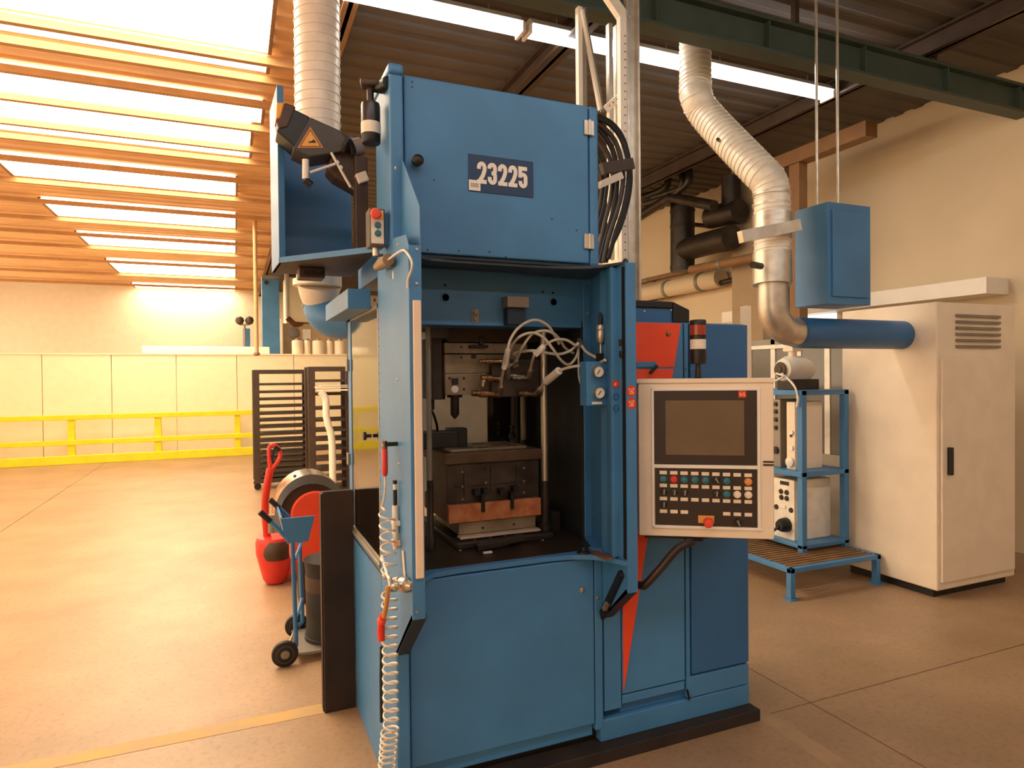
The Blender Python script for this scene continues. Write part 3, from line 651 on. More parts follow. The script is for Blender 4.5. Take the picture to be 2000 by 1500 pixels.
for n, (lb, pts, ya, yb) in enumerate(hoses):
    N = len(pts); f0 = yu-.07 if n < 6 else ya; ymid = 2.60+.012*n if n < 5 else (ya+yb)/2
    def hy(t_): return f0*(1-t_)**2*1.0+ymid*2*t_*(1-t_)+yb*t_**2 if n > 4 else (f0+(ymid-f0)*min(1, t_*3.5) if t_ < .6 else ymid+(yb-.04-ymid)*(t_-.6)/.4)
    w3 = [P(a, b, y=hy(i/(N-1))) for i, (a, b) in enumerate(pts)]
    t = thing('hydraulic_hose', lb, 'hose', w3[0], 'hydraulic hoses in the tool space')
    MB().tube(smoothpath(w3, 6), .0064 if n < 7 else .004, 8).build('braid', HOSE, t, smooth=True)
    if n < 7: MB().tube([w3[0], w3[0].lerp(w3[1], .6)], .011, 10).build('end_fitting', STEEL, t, smooth=True)
    if n == 3: MB().tube([w3[2].lerp(w3[1], .1), w3[3]], .0145, 12).build('sleeve', WHITEP, t, smooth=True)
    if n == 5: MB().tube([w3[1].lerp(w3[2], .5), w3[3]], .018, 12).build('sleeve', WHITEP, t, smooth=True)
    if n == 0: MB().tube([w3[2], w3[3].lerp(w3[4], .3)], .012, 10).build('sleeve', WHITEP, t, smooth=True)

# gauge box and filter on the right wing
gx = 1.40
g0, g1 = P(1146, 793, y=2.39), P(1191, 706, y=2.39)
gb = thing('gauge_box', 'blue box with two round pressure gauges on the right wing', 'gauge', (g0.x, 2.42, g0.z))
B('box', (g0.x, 2.39, g0.z), (min(g1.x, 1.448), 2.449, g1.z), BLUE, gb, .003)
for a in ((1165, 726), (1167, 767)):
    c = P(*a, y=2.39); gg = MB().lathe(c, -Y, [(0, .026), (.018, .026), (.022, .024), (.022, .022), (.018, .0215), (.018, .001)], 24).build('gauge', STEEL, gb, smooth=True)
    MB().lathe(c-Y*.0175, -Y, [(0, .0215), (.0012, .0215), (.0012, .001)], 24).build('dial', WHITEP, gg)
    MB().bar(c+V((-.008, -.0195, -.01)), c+V((.006, -.0195, .008)), .003, .001, (0, 1, 0)).build('needle', BLACK, gg)
pa = P(1167, 787, y=2.388); B('label_strip', (pa.x-.026, 2.387, pa.z-.005), (pa.x+.022, 2.39, pa.z+.005), WHITEP, gb, 0)
fr_ = thing('air_filter', 'small metal air filter with black cap above the gauges', 'filter', P(1173, 700, y=2.42))
c = P(1173, 690, y=2.42); zz = lambda py: P(1173, py, y=2.42).z
MB().lathe(c, Z, [(0, .004), (zz(672)-c.z, .004), (zz(668)-c.z, .012), (zz(660)-c.z, .017), (zz(648)-c.z, .017), (zz(646)-c.z, .014), (zz(642)-c.z, .018), (zz(638)-c.z, .018), (zz(634)-c.z, .011)], 16).build('bowl', GALV, fr_, smooth=True)
MB().lathe((c.x, c.y, zz(634)), Z, [(0, .009), (zz(618)-zz(634), .008), (zz(612)-zz(634), .004), (zz(609)-zz(634), .001)], 12).build('cap', BLACK, fr_, smooth=True)
B('bracket', (c.x-.004, c.y-.004, zz(672)), (1.45, c.y+.012, zz(669)), BLACK, fr_, .001)
B('mount', (c.x-.012, c.y, g1.z), (c.x+.02, c.y+.02, zz(690)), BLACK, fr_, .002)
# round stickers on the wing
def disc(name, c, nrm, r, m, parent, marks=None, mm=None):
    o = MB().lathe(c, nrm, [(0, r), (.0012, r), (.0012, .0005)], 24).build(name, m, parent)
    if marks:
        nrm = V(nrm); ax = X if abs(nrm.y) > .5 else -Y
        for (u, v, a, b) in marks: MB().obox(V(c)+nrm*.0016+ax*u*r+Z*v*r, ax*a*r, nrm*.0004, Z*b*r).build('mark', mm, o)
    return o
MK = [(-.45, .3, .1, .22), (0, -.05, .3, .12), (.4, .35, .1, .25), (-.2, -.4, .25, .1), (.3, -.35, .12, .18), (0, .35, .12, .12)]
ORM = mat('sticker_cream', 'f0c090', .5); REDS = mat('sticker_red', 'd83a22', .45)
for a in ((1233, 764), (1233, 788)): disc('warning_sticker', P(*a, y=YWR-.004), -Y, .0225, REDS, wr, MK, ORM)
disc('warning_sticker', P(1202, 750, y=2.304), -Y, .016, REDS, wr, [(0, 0, .25, .3), (-.3, -.3, .1, .2)], ORM)
for a in ((1203, 775), (1203, 798)): disc('notice_sticker', P(*a, y=2.304), -Y, .015, mat('sticker_blue', '27568c', .45), wr, [(0, .3, .3, .15), (0, -.3, .3, .15)], mat('sticker_pale_blue', '5f8fb8', .5))
for a in ((1163, 1001),):
    c = P(*a, y=2.62); MB().lathe(c, V((-.95, -.3, 0)), [(0, .008), (.004, .007), (.005, .001)], 12).build('bolt', STEEL, wr, smooth=True)
for a in ((1215, 669), (1216, 692)):
    c = P(*a, x=XR); B('catch', (c.x-.012, c.y-.008, c.z-.014), (c.x, c.y+.008, c.z+.014), DARK, wr, .002)
c = P(1216, 505, y=YWR+.02); MB().lathe((XR+.02, YWR+.03, 2.09), Z, [(0, .012), (.02, .012), (.03, .006), (.031, .001)], 12).build('top_knob', BLACK, wr, smooth=True)

# ------------------------------------------------------------------ swung-out guard at the upper left of the press
sg = thing('swing_guard', 'open blue sheet metal guard swung out left of the press', 'guard', (.35, 3.1, 2.16))
G0, G1, G2, G3 = V((.54, 2.69, 0)), V((.19, 3.09, 0)), V((.175, 3.40, 0)), V((.56, 3.40, 0))
zf = 2.16; ztg = P(536, 196, x=.19).z
MB().prism([q+Z*zf for q in (G0, G1, G2, G3)], (0, 0, .006)).build('floor_plate', mat('shaded_plate_steel', '4f4a44', .6, .2, var=.2), sg, bevel=.001)  # plate colour darkened for its shaded underside
MB().bar(G0+Z*(zf+.012), G1+Z*(zf+.012), .006, .024).build('front_lip', BLUE, sg)
MB().prism([G1+Z*zf, G2+Z*zf, G2+Z*ztg, G1+Z*ztg], (.012, .002, 0)).build('outer_wall', BLUE, sg, bevel=.002)
MB().prism([G1+Z*zf, G1+Z*ztg, G1+Z*ztg+V((.028, .006, 0)), G1+Z*zf+V((.028, .006, 0))], (0, -.008, 0)).build('edge_flange', BLUE, sg, bevel=.002)
MB().prism([G2+Z*zf, G3+Z*zf, G3+Z*(ztg-.12), G2+Z*(ztg-.12)], (0, .008, 0)).build('rear_wall', BLUE, sg, bevel=.001)
c = P(533, 483, x=.19); MB().lathe(c+V((.014, -.006, 0)), -Y, [(0, .014), (.01, .014), (.014, .006), (.014, .001)], 14).build('round_catch', WHITEP, sg, smooth=True)
B('hinge_post', (.50, 2.92, 2.17), (.555, 2.98, 2.62), DARKB, sg, .003)
p, q = P(582, 544, y=3.2), P(632, 518, y=3.2)
vb = B('solenoid_block', (p.x, 3.15, p.z), (q.x, 3.27, zf), DARKB, sg, .006)
for k in range(3): MB().cyl((p.x+.03+k*.035, 3.15, zf-.03), (p.x+.03+k*.035, 3.135, zf-.03), .011, 10).build('port', BLACK, vb, smooth=True)

# dark lamp housing with warning triangle on an inclined arm
wa = thing('lamp_housing', 'dark inclined housing with amber lamp and yellow warning triangle', 'housing', P(640, 330, y=2.95))
ya_ = 2.93
pixprism([(576, 213), (606, 228), (590, 300), (540, 255), (556, 222)], ya_+.01, .14).build('rear_case', BLACK, wa, bevel=.006)
pixprism([(606, 228), (664, 254), (690, 290), (646, 300), (606, 306), (572, 290)], ya_, .16).build('front_case', mat('charcoal_case', '4b443c', .5, var=.12), wa, bevel=.006)
pixprism([(664, 254), (692, 272), (718, 332), (720, 372), (700, 372), (655, 346), (640, 330), (648, 296)], ya_+.03, .12).build('motor_body', DARKB, wa, bevel=.01)
lens = pixprism([(540, 199), (556, 200), (548, 230), (538, 234)], ya_, .1).build('amber_lens', AMBER, wa, bevel=.006, label='amber signal lens')
pixprism([(556, 199), (578, 208), (562, 248), (545, 252), (540, 238)], ya_+.005, .1).build('lens_holder', mat('brown_holder', '4a2a18', .45, var=.3, scale=20), wa, bevel=.006)
tri = [(606, 248), (631, 288), (582, 288)]; cx_ = (606, 276)
def triscale(k): return [(cx_[0]+(a-cx_[0])*k, cx_[1]+(b-cx_[1])*k) for a, b in tri]
ts = pixprism(triscale(1.02), ya_-.0015, .0015).build('warning_triangle', mat('sign_orange', 'e8943a', .5, var=.06), wa, label='yellow warning triangle')
pixprism(triscale(.86), ya_-.0022, .0008).build('border', BLACK, ts); pixprism(triscale(.76), ya_-.003, .0008).build('field', mat('sign_yellow', 'f0aa48', .5, var=.1, scale=40), ts)
pixprism([(603, 276), (617, 276), (617, 279), (603, 279)], ya_-.0036, .0006).build('pictogram', BLACK, ts); pixprism([(607, 276), (613, 272), (616, 276)], ya_-.0036, .0006).build('pictogram', BLACK, ts)
MB().tube([P(597, 312, y=ya_), P(597, 350, y=ya_)], .014, 12).build('white_roller', WHITEP, wa, smooth=True)
MB().tube([P(596, 352, y=ya_), P(608, 362, y=ya_)], .016, 10).build('roller_end', BLACK, wa, smooth=True)
MB().tube([P(605, 337, y=ya_), P(655, 320, y=ya_)], .006, 8).build('link_rod', WHITEP, wa, smooth=True)
MB().tube([P(647, 298, y=ya_), P(660, 322, y=ya_), P(685, 366, y=ya_)], .006, 8).build('link_rod', WHITE, wa, smooth=True)
for a in ((658, 318), (665, 328)): MB().lathe(P(*a, y=ya_+.005), -Y, [(0, .009), (.01, .009), (.012, .002)], 10).build('joint', WHITEP, wa, smooth=True)
MB().obox(P(706, 349, y=ya_), V((.022, 0, .01)), V((0, .03, 0)), V((-.008, 0, .02))).build('limit_switch', WHITE, wa, bevel=.004)
MB().tube(smoothpath([P(672, 296, y=ya_), P(676, 280, y=ya_-.03), P(684, 276, y=ya_-.03), P(690, 300, y=ya_)], 5), .012, 10).build('cable', BLACK, wa, smooth=True)
MB().cyl(P(690, 290, y=ya_+.02), P(706, 286, y=ya_+.02), .04, 16).build('motor_cap', GREY, wa, smooth=True)
B('support_beam', (P(666, 272, y=ya_).x, ya_+.04, P(666, 275, y=ya_).z), (XL+.01, ya_+.07, P(666, 258, y=ya_).z), BLUE, wa, .003)
MB().bar(P(690, 370, y=ya_+.05), V((.53, 2.95, 2.55)), .03, .03).build('stay', DARKB, wa)

# beacon hung from the column head
bc = thing('work_beacon', 'black beacon with white band hanging from a clamp at the column head', 'lamp', P(724, 280, y=2.5))
yb_ = 2.52; top = P(724, 168, y=yb_)
bz = lambda py: P(724, py, y=yb_).z
bx_ = P(724, 230, y=yb_).x
MB().lathe((bx_, yb_, bz(281)), Z, [(0, .033), (.004, .036), (bz(263)-bz(281), .036)], 22).build('cap', BLACK, bc, smooth=True)
MB().lathe((bx_, yb_, bz(263)), Z, [(0, .037), (bz(241)-bz(263), .037)], 22).build('white_band', WHITE, bc, smooth=True)
MB().lathe((bx_, yb_, bz(241)), Z, [(0, .036), (bz(208)-bz(241), .036), (bz(203)-bz(241), .034), (bz(200)-bz(241), .016)], 22).build('lamp_body', mat('smoke_plastic', '2e2722', .3, var=.1), bc, smooth=True)
MB().cyl((bx_, yb_, bz(201)), (bx_, yb_, bz(170)), .013, 14).build('stem', DARK, bc, smooth=True)
ck = MB(); ck.obox((bx_+.005, yb_-.005, bz(165)), V((.04, -.012, 0)), V((.008, .026, 0)), V((0, 0, .014))); ck.build('clamp', DARKB, bc, bevel=.008)
MB().cyl((bx_+.035, yb_-.02, bz(172)), (bx_+.05, yb_-.09, bz(176)), .024, 16).build('clamp_knob', BLACK, bc, smooth=True)
MB().cyl((bx_+.0, yb_, bz(172)), (XL+.01, yb_, bz(172)), .014, 10).build('clamp_stud', DARK, bc, smooth=True)

# emergency stop box
ye = 2.44
e0, e1 = P(722, 480, y=ye), P(752, 408, y=ye)
es = thing('push_button_box', 'small grey push button box with red mushroom stop on the column', 'button box', (e0.x, ye, e0.z))
B('box', (e0.x, ye, e0.z), (e1.x, ye+.075, e1.z), mat('box_grey', '5b5348', .5, var=.08), es, .005)
B('face_plate', (e0.x+.006, ye-.003, e0.z+.01), (e1.x-.006, ye, e1.z-.008), WHITE, es, .001)
B('yellow_plate', (e0.x+.012, ye-.005, e1.z-.042), (e1.x-.008, ye-.003, e1.z-.01), AMBER, es, .001)
MB().lathe((e0.x+.018, ye-.004, e1.z-.028), -Y, [(0, .008), (.018, .008), (.02, .019), (.028, .021), (.036, .016), (.038, .002)], 18).build('mushroom_button', RED, es, smooth=True)
for py in (440, 456): MB().lathe((e0.x+.03, ye-.003, P(735, py, y=ye).z), -Y, [(0, .012), (.006, .012), (.006, .009), (.012, .008), (.012, .001)], 16).build('button', TEAL, es, smooth=True)
B('mount', (e1.x, ye+.02, e0.z+.01), (XL+.005, ye+.07, e1.z-.01), BLUE, es, .002)
MB().cyl((e0.x+.03, ye+.035, e0.z), (e0.x+.03, ye+.035, e0.z-.03), .013, 12).build('cable_gland', GALV, es, smooth=True)

# connector with white cable on the column
cn = thing('cable_connector', 'metal plug connector with thin white cable looping on the column', 'connector', P(765, 515, x=XL))
c = P(752, 522, x=XL); q = P(775, 508, x=XL)
MB().tube([c-X*.03, c.lerp(q, .3)-X*.03, c.lerp(q, .32)-X*.03, q-X*.03], [.016, .016, .021, .021], 14).build('plug', mat('tan_metal', '9a7c5c', .4, .5, var=.2), cn, smooth=True)
MB().cyl(c.lerp(q, .4)-X*.03, c.lerp(q, .4)+X*.002, .012, 10).build('socket_stem', GALV, cn, smooth=True)
MB().tube(smoothpath([q-X*.03, P(783, 490, x=XL-.01), P(793, 492, x=XL-.01), P(803, 508, x=XL-.008), P(804, 525, x=XL-.006), P(797, 545, x=XL-.006), P(796, 562, x=XL-.004)], 6), .004, 8).build('cable', WHITE, cn, smooth=True)
MB().tube(smoothpath([V((e0.x+.03, ye+.035, e0.z-.03)), P(748, 500, x=XL-.02), c-X*.03], 5), .005, 8).build('cable', DARKB, cn, smooth=True)
B('tag', (XL-.003, P(769, 536, x=XL).y-.006, P(769, 545, x=XL).z), (XL, P(769, 536, x=XL).y+.008, P(769, 530, x=XL).z), WHITEP, cn, 0)

# exhaust branch: blue box and round end
ex = thing('exhaust_branch', 'blue exhaust box with rounded end on the side of the press', 'duct box', (.5, 2.9, 1.95))
xb_ = [P(679, 563, y=2.86), P(679, 600, y=2.86)]
yb0, yb1 = 2.80, 3.12
zb2, zt2 = P(679, 602, y=yb0).z, P(679, 563, y=yb0).z
xe = P(679, 580, y=yb0).x
xo = P(636, 612, y=3.5).x
MB().prism([(XL-.002, yb0, zb2), (xe, yb0, zb2), (xo, 3.5, zb2), (XL-.002, 3.5, zb2)], (0, 0, zt2-zb2)).build('box', BLUE, ex, bevel=.003)
cc_ = P(640, 612, d=3.5)
MB().tube(smoothpath([P(628, 596, d=3.80), P(636, 612, d=3.78), P(652, 623, d=3.76), P(690, 625, d=3.74)], 5), .108, 28).build('round_end', BLUE, ex, smooth=True)
ri = [P(608+6*0, 598, d=3.58)]
MB().lathe(P(628, 590, d=3.81), (P(638, 610, d=3.78)-P(628, 590, d=3.81)), [(0, .115), (.012, .115)], 26).build('clamp_ring', GREY, ex, smooth=True)
for a in ((714, 578), (718, 592), (733, 586)):
    c = P(*a, x=XL); MB().lathe(c, -X, [(0, .007), (.006, .006), (.007, .001)], 10).build('bolt', DARK, ex, smooth=True)

# ------------------------------------------------------------------ air lines on the left column
ch = thing('coiled_air_hose', 'pale coiled air hose hanging down the left column', 'hose', P(755, 1480, x=XL-.04))
xh = XL-.045
def hp(px, py): return P(px, py, x=xh)
hel = []
top_ = hp(752, 935)
hel += smoothpath([hp(752, 930), hp(752, 955), hp(750, 975), hp(745, 990)], 6)
def coil(p, q, turns, rad, hel, n=14, ph=0, squash=1.0):
    p, q = V(p), V(q)
    for i in range(int(turns*n)+1):
        t_ = i/(turns*n); a = 2*math.pi*turns*t_+ph; c_ = p.lerp(q, t_)
        hel.append(c_+V((math.sin(a)*rad*squash, -math.cos(a)*rad, 0)))
coil(hp(755, 1000), hp(760, 1120), 5.5, .026, hel, ph=math.pi)
MB().tube(hel, .0042, 6).build('upper_coil', HOSE, ch, smooth=True)
h2 = []
coil(hp(760, 1150), hp(764, 1420), 15, .026, h2, ph=0); coil(hp(762, 1422), hp(753, 1530), 9, .03, h2)
MB().tube(h2, .0042, 6).build('lower_coil', HOSE, ch, smooth=True)
MB().tube([hp(745, 1262), hp(744, 1320), hp(745, 1410)], .006, 8).build('black_tube', BLACK, ch, smooth=True)
ag = thing('air_coupling', 'red cylindrical air coupling at the top of the coiled hose', 'coupling', hp(752, 930))
MB().lathe(hp(752, 930), hp(751, 860)-hp(752, 930), [(0, .006), (.01, .010), (.03, .011), (.095, .011), (.1, .008)], 14).build('grip', RED2, ag, smooth=True)
MB().lathe(hp(751, 880), hp(751, 860)-hp(751, 880), [(0, .011), (.02, .011), (.022, .008), (.036, .010)], 12).build('nozzle', BRASS, ag, smooth=True)
B('clip', (xh-.002, hp(752, 870).y-.006, hp(752, 872).z), (XL+.002, hp(752, 870).y+.012, hp(752, 864).z), BLACK, ag, .001)
sgn = thing('blow_gun', 'red and orange blow gun hooked among the coils of the hose', 'blow gun', hp(745, 1250))
xg = xh-.035
gp_ = lambda a, b: P(a, b, x=xg)
MB().tube([gp_(745, 1252), gp_(744, 1230), gp_(746, 1205)], [.012, .014, .009], 12).build('handle', RED2, sgn, smooth=True)
MB().tube([gp_(742, 1248), gp_(741, 1228)], [.008, .008], 10).build('trigger', ORANGE, sgn, smooth=True)
MB().lathe(gp_(745, 1216), gp_(746, 1200)-gp_(745, 1216), [(0, .015), (.012, .016), (.02, .010), (.035, .009)], 12).build('collar', RED, sgn, smooth=True)
MB().tube(smoothpath([gp_(750, 1205), gp_(754, 1185), gp_(757, 1160), gp_(757, 1145)], 5), .008, 10).build('strap', mat('tan_strap', 'c88a4a', .6, var=.1), sgn, smooth=True)
rg = thing('air_shutoff_valve', 'bright metal air shut-off valve at the wing foot beside the coil', 'valve', hp(775, 1130))
MB().lathe(P(768, 1137, x=xh), V((.03, -.06, .004)), [(0, .016), (.015, .016), (.018, .022), (.03, .022), (.033, .014), (.045, .014), (.048, .026), (.075, .026), (.08, .018), (.1, .012)], 16).build('valve_body', STEEL, rg, smooth=True)
MB().tube([P(754, 1120, x=xh-.02), P(762, 1132, x=xh-.02), P(764, 1150, x=xh-.02)], [.006, .008, .007], 10).build('lever', STEEL, rg, smooth=True)
MB().tube([P(746, 1085, x=xh-.02), P(752, 1108, x=xh-.02), P(762, 1140, x=xh-.02)], .005, 8).build('lever', WHITEP, rg, smooth=True)
for a in ((752, 1125), (758, 1150), (770, 1145)): MB().lathe(P(*a, x=xh-.01), V((.3, -1, .3)), [(0, .012), (.02, .012), (.022, .007), (.03, .007)], 12).build('nut', STEEL, rg, smooth=True)
MB().cyl(P(772, 1135, x=xh), P(776, 1135, x=XL+.002), .01, 10).build('mount_pipe', STEEL, rg, smooth=True)
# white latch cylinder on the wing
lt = thing('latch_cylinder', 'white plastic latch cylinder strapped to the wing plate', 'latch', P(779, 1065, x=XL))
def lz(py): return P(779, py, x=XL)
q = lz(1000); 
for a, b, r_, m in ((938, 945, .008, BLACK), (945, 956, .007, WHITE), (956, 986, .0075, BLACK), (986, 1010, .011, WHITE), (1010, 1040, .013, WHITEP), (1040, 1070, .010, WHITE)):
    MB().cyl((XL-.013, q.y, lz(b).z), (XL-.013, q.y, lz(a).z), r_, 14).build('barrel', m, lt, smooth=True)
for a in (1018, 1056): B('strap', (XL-.027, q.y-.028, lz(a+6).z), (XL, q.y+.015, lz(a-4).z), WHITE if a < 1050 else ORM, lt, .003)
MB().bar(P(789, 1075, x=XL)-X*.004, P(793, 1130, x=XL)-X*.004, .02, .004, (1, 0, 0)).build('strip', WHITE, lt)

# ------------------------------------------------------------------ electrical cabinet on the right of the press
EX0, EX1, EY0, EY1 = 1.46, 2.26, 2.45, 3.12
ec = thing('electrical_cabinet', 'blue electrical cabinet with tapering red stripe joined to the press', 'cabinet', (1.85, 2.8, .055))
ZT = 1.885
B('carcass', (XC0+.02, EY0+.024, .15), (EX1, EY1, ZT), BLUE2, ec, .004)
B('base_beam', (1.44, EY0+.003, .056), (EX1+.004, EY1, .15), BLUE, ec, .004)
B('filler_strip', (EX0, EY0+.004, .185), (1.546, EY0+.024, .9), BLUE, ec, .003)
dl_ = B('door', (1.551, EY0, .245), (1.885, EY0+.022, ZT-.005), BLUE, ec, .004)
B('door_sill', (1.551, EY0+.004, .2), (1.885, EY0+.024, .238), BLUE, ec, .003)
B('center_stile', (1.897, EY0+.006, .195), (1.918, EY0+.024, ZT-.005), BLUE, ec, .002)
dr_ = B('door', (1.926, EY0, .262), (EX1, EY0+.022, ZT-.005), BLUE2, ec, .004)
B('lower_panel', (1.90, EY0+.002, .155), (EX1, EY0+.024, .252), BLUE, ec, .003)
MB().bar((1.892, EY0-.004, .2), (1.905, EY0-.004, .15), .008, .006).build('drip_lip', BLACK, ec)
# red stripe: upper field, lower field and the long point
q = lambda a, b: (P(a, b, y=EY0-.001).x, EY0-.0035, P(a, b, y=EY0-.001).z)
xr_top, xr_bot, zs0, zs1 = P(1329, 632, y=EY0).x, 1.553, P(1217, 1350, y=EY0).z, P(1329, 632, y=EY0).z
def xs_(z): return xr_bot+(xr_top-xr_bot)*(z-zs0)/(zs1-zs0)
zg = P(1290, 719, y=EY0).z
def stripe(z0, z1, nm): return MB().prism([(1.552, EY0-.0035, z0), (1.552, EY0-.0035, z1), (xs_(z1), EY0-.0035, z1), (xs_(z0)+.001, EY0-.0035, z0)], (0, .0034, 0)).build(nm, RED, dl_, bevel=.001)
stripe(zg+.004, zs1, 'red_stripe'); stripe(zs0, zg-.004, 'red_stripe')
c = P(1305, 652, y=EY0-.004); MB().lathe(c+Y*.002, -Y, [(0, .012), (.006, .012), (.008, .008), (.008, .001)], 14).build('lock', BRASS, dl_, smooth=True)
c = P(1264, 712, y=EY0-.004); ha = B('handle_plate', (c.x-.06, EY0-.012, c.z-.012), (c.x+.045, EY0-.003, c.z+.012), BLUE, dl_, .002)
MB().bar(c+V((.0, -.02, -.04)), c+V((.04, -.02, -.005)), .014, .012).build('handle', BLACK, ha, bevel=.003)
for a in ((1350, 720), (1342, 720)): c = P(*a, y=EY0-.001); MB().lathe(c+Y*.002, -Y, [(0, .006), (.004, .005), (.004, .001)], 10).build('bolt', BLUE, ec, smooth=True)
# top box and black cover
B('top_box', (1.57, EY0+.06, ZT), (P(1326, 610, y=EY0+.06).x, EY1-.1, P(1326, 603, y=EY0+.06).z), BLUE2, ec, .003)
for a in ((1258, 608), (1310, 606)): c = P(*a, y=EY0+.06); MB().lathe(c, -Y, [(0, .006), (.004, .005), (.005, .001)], 10).build('bolt', STEEL, ec, smooth=True)
ztb = P(1326, 603, y=EY0+.06).z
def pz(a, b, y=EY0+.1): return P(a, b, y=y)
MB().prism([(1.57, EY0+.05, ztb), (P(1314, 600, y=EY0+.05).x, EY0+.05, ztb), (P(1314, 600, y=EY0+.05).x, EY0+.05, P(1314, 589, y=EY0+.05).z), (1.57, EY0+.05, P(1314, 589, y=EY0+.05).z)], (0, .5, 0)).build('cover', BLACK, ec, bevel=.004)
x1_, x2_ = P(1315, 600, y=EY0+.05).x, P(1347, 620, y=EY0+.05).x
MB().prism([(x1_, EY0+.05, ZT), (x1_, EY0+.05, P(1314, 589, y=EY0+.05).z), (x2_, EY0+.05, P(1345, 605, y=EY0+.05).z), (x2_, EY0+.05, ZT)], (0, .5, 0)).build('cover_end', BLACK, ec, bevel=.004)
# cable trunk on the right of the cabinet
B('cable_trunk', (EX1+.001, EY0+.0, .95), (EX1+.026, EY0+.05, P(1463, 597, y=EY0).z), CREAM, ec, .003)

# black base plate under press and cabinet
B('base_plate', (.62, 2.392, 0), (2.275, 3.4, .055), mat('black_base', '2a211c', .7, var=.3, scale=8), pr, .004)

# ------------------------------------------------------------------ operator panel on a swing arm
hd = 2.74
HC = P(1379, 897, d=hd); th = math.radians(10)
rh = V((math.cos(YAW), -math.sin(YAW), 0)); fh = V((math.sin(YAW), math.cos(YAW), 0))
HX = (rh*math.cos(th)-fh*math.sin(th)).normalized(); HN = V((HX.y, -HX.x, 0))       # HN faces the operator
if HN.dot(fh) > 0: HN = -HN
S = hd/F
def hq(px, py, n=0):                      # panel position from its drawing, n metres proud of the face
    return HC+HX*((px-1379)*S/math.cos(th)*(.965 if px > 1379 else .995))+Z*((897-py)*S+(px-1379)*S*.0)+HN*n
op = thing('operator_panel', 'cream operator panel with screen and rows of push buttons', 'control panel', HC-Z*.34)
def hbox(name, x0, y0, x1, y1, n0, n1, m, parent=op, bevel=.002, label=None):
    a, b = hq(x0, y1, n0), hq(x1, y0, n1); c = (a+b)/2
    w_ = abs((b-a).dot(HX))/2; h_ = abs(b.z-a.z)/2; d_ = abs(n1-n0)/2
    return MB().obox(c, HX*w_, HN*d_, Z*h_).build(name, m, parent, bevel=bevel, label=label)
hbox('case', 1249, 741, 1509, 1052, -.16, -.004, CREAM, bevel=.014)
hbox('top_cap', 1248, 739, 1509, 748, -.165, .004, CREAM, bevel=.003)
fr_p = hbox('front_frame', 1251, 750, 1507, 1050, -.006, 0, CREAM, bevel=.004)
for a in ((1276, 757, 1479, 763), (1276, 1028, 1484, 1034), (1276, 757, 1281, 1034), (1476, 757, 1482, 1034), (1280, 908, 1478, 915)): hbox('trim_bar', *a, 0, .007, WHITEP, fr_p, .002)
hbox('screen_bezel', 1281, 763, 1476, 908, -.003, .0015, BEZEL, fr_p, .001)
hbox('screen', 1303, 782, 1452, 889, .0015, .003, SCREEN, fr_p, .001, 'brownish grey display screen')
em = hbox('red_emblem', 1441, 763, 1456, 777, .0015, .004, REDS, fr_p, .003)
for (a, b, c_, d_) in ((1443.5, 766, 1445, 774), (1445, 769, 1448, 770.5), (1447, 770, 1448.3, 774), (1449.5, 767, 1453.5, 768.3), (1449.5, 767, 1450.7, 770.5), (1449.5, 769.5, 1453.5, 770.7), (1452.4, 770, 1453.5, 773.8), (1449.5, 772.7, 1453.5, 774)):
    hbox('glyph', a, b, c_, d_, .004, .0046, ORM, em, 0)
hbox('key_plate', 1282, 915, 1476, 1028, -.003, .0015, BEZEL, fr_p, .001)
cxs = [1298, 1318, 1337.5, 1357.5, 1377.5, 1397.5, 1417.8, 1438, 1458.8]
def rowy(y0, i): return y0+i*.35
LBL = mat('label_cream', 'f0dcc0', .5, var=.12, scale=300)
rows = {924: range(9), 949.5: range(9), 975.5: range(9), 1000.5: (0, 1, 2, 6, 7, 8)}
for y0, cs in rows.items():
    for i in cs: hbox('button_label', cxs[i]-7, rowy(y0, i)-3.4, cxs[i]+7, rowy(y0, i)+3.4, .0015, .003, LBL, fr_p, 0)
def button(i, y0, m, r=6.2):
    c = hq(cxs[i], rowy(y0, i), .0015); b_ = MB().lathe(c, HN, [(0, r*S*1.18), (.006, r*S*1.15), (.006, r*S), (.014, r*S*.92), (.0155, r*S*.6), (.016, .0005)], 18).build('push_button', m, fr_p, smooth=True); return b_
def selector(i, y0, ang):
    c = hq(cxs[i]+1, rowy(y0, i), .0015); o = MB().lathe(c, HN, [(0, 6.5*S), (.012, 6*S), (.014, 4.5*S), (.014, .0005)], 16).build('selector_switch', BLACK, fr_p, smooth=True)
    d_ = HX*math.sin(ang)+Z*math.cos(ang); e_ = d_.cross(HN)
    MB().obox(c+HN*.02, d_*5*S, e_*1.6*S, HN*.006).build('lever', mat('lever_grey', '8d8272', .45), o, bevel=.001)
WB = mat('lamp_cream', 'f6e2c4', .35); OB = mat('lamp_orange', 'ee9a50', .35)
for i, m in ((0, TEAL), (1, RED2), (2, TEAL), (3, TEAL), (4, TEAL), (6, TEAL), (8, OB)): button(i, 936.5, m)
selector(5, 935, -.5)
for i in (0, 1, 2, 5): selector(i, 961, .1)
for i, m in ((6, TEAL), (7, WB), (8, WB)): button(i, 962, m)
selector(0, 986, .1); selector(7, 1016, -.35)
es2 = hbox('stop_plate', 1363.5, 1007, 1394, 1022, .0015, .004, mat('stop_yellow', 'e6a04e', .5), fr_p, .001)
c = hq(1381, 1018, .004); MB().lathe(c, HN, [(0, 6*S), (.018, 6*S), (.02, 9.5*S), (.034, 9.5*S), (.042, 7*S), (.044, .0005)], 20).build('mushroom_button', RED, es2, smooth=True)
for k in (0, 1): hbox('side_clip', 1487, 899+k*6, 1507, 902+k*6, -.002, .004, BLACK, op, .001)
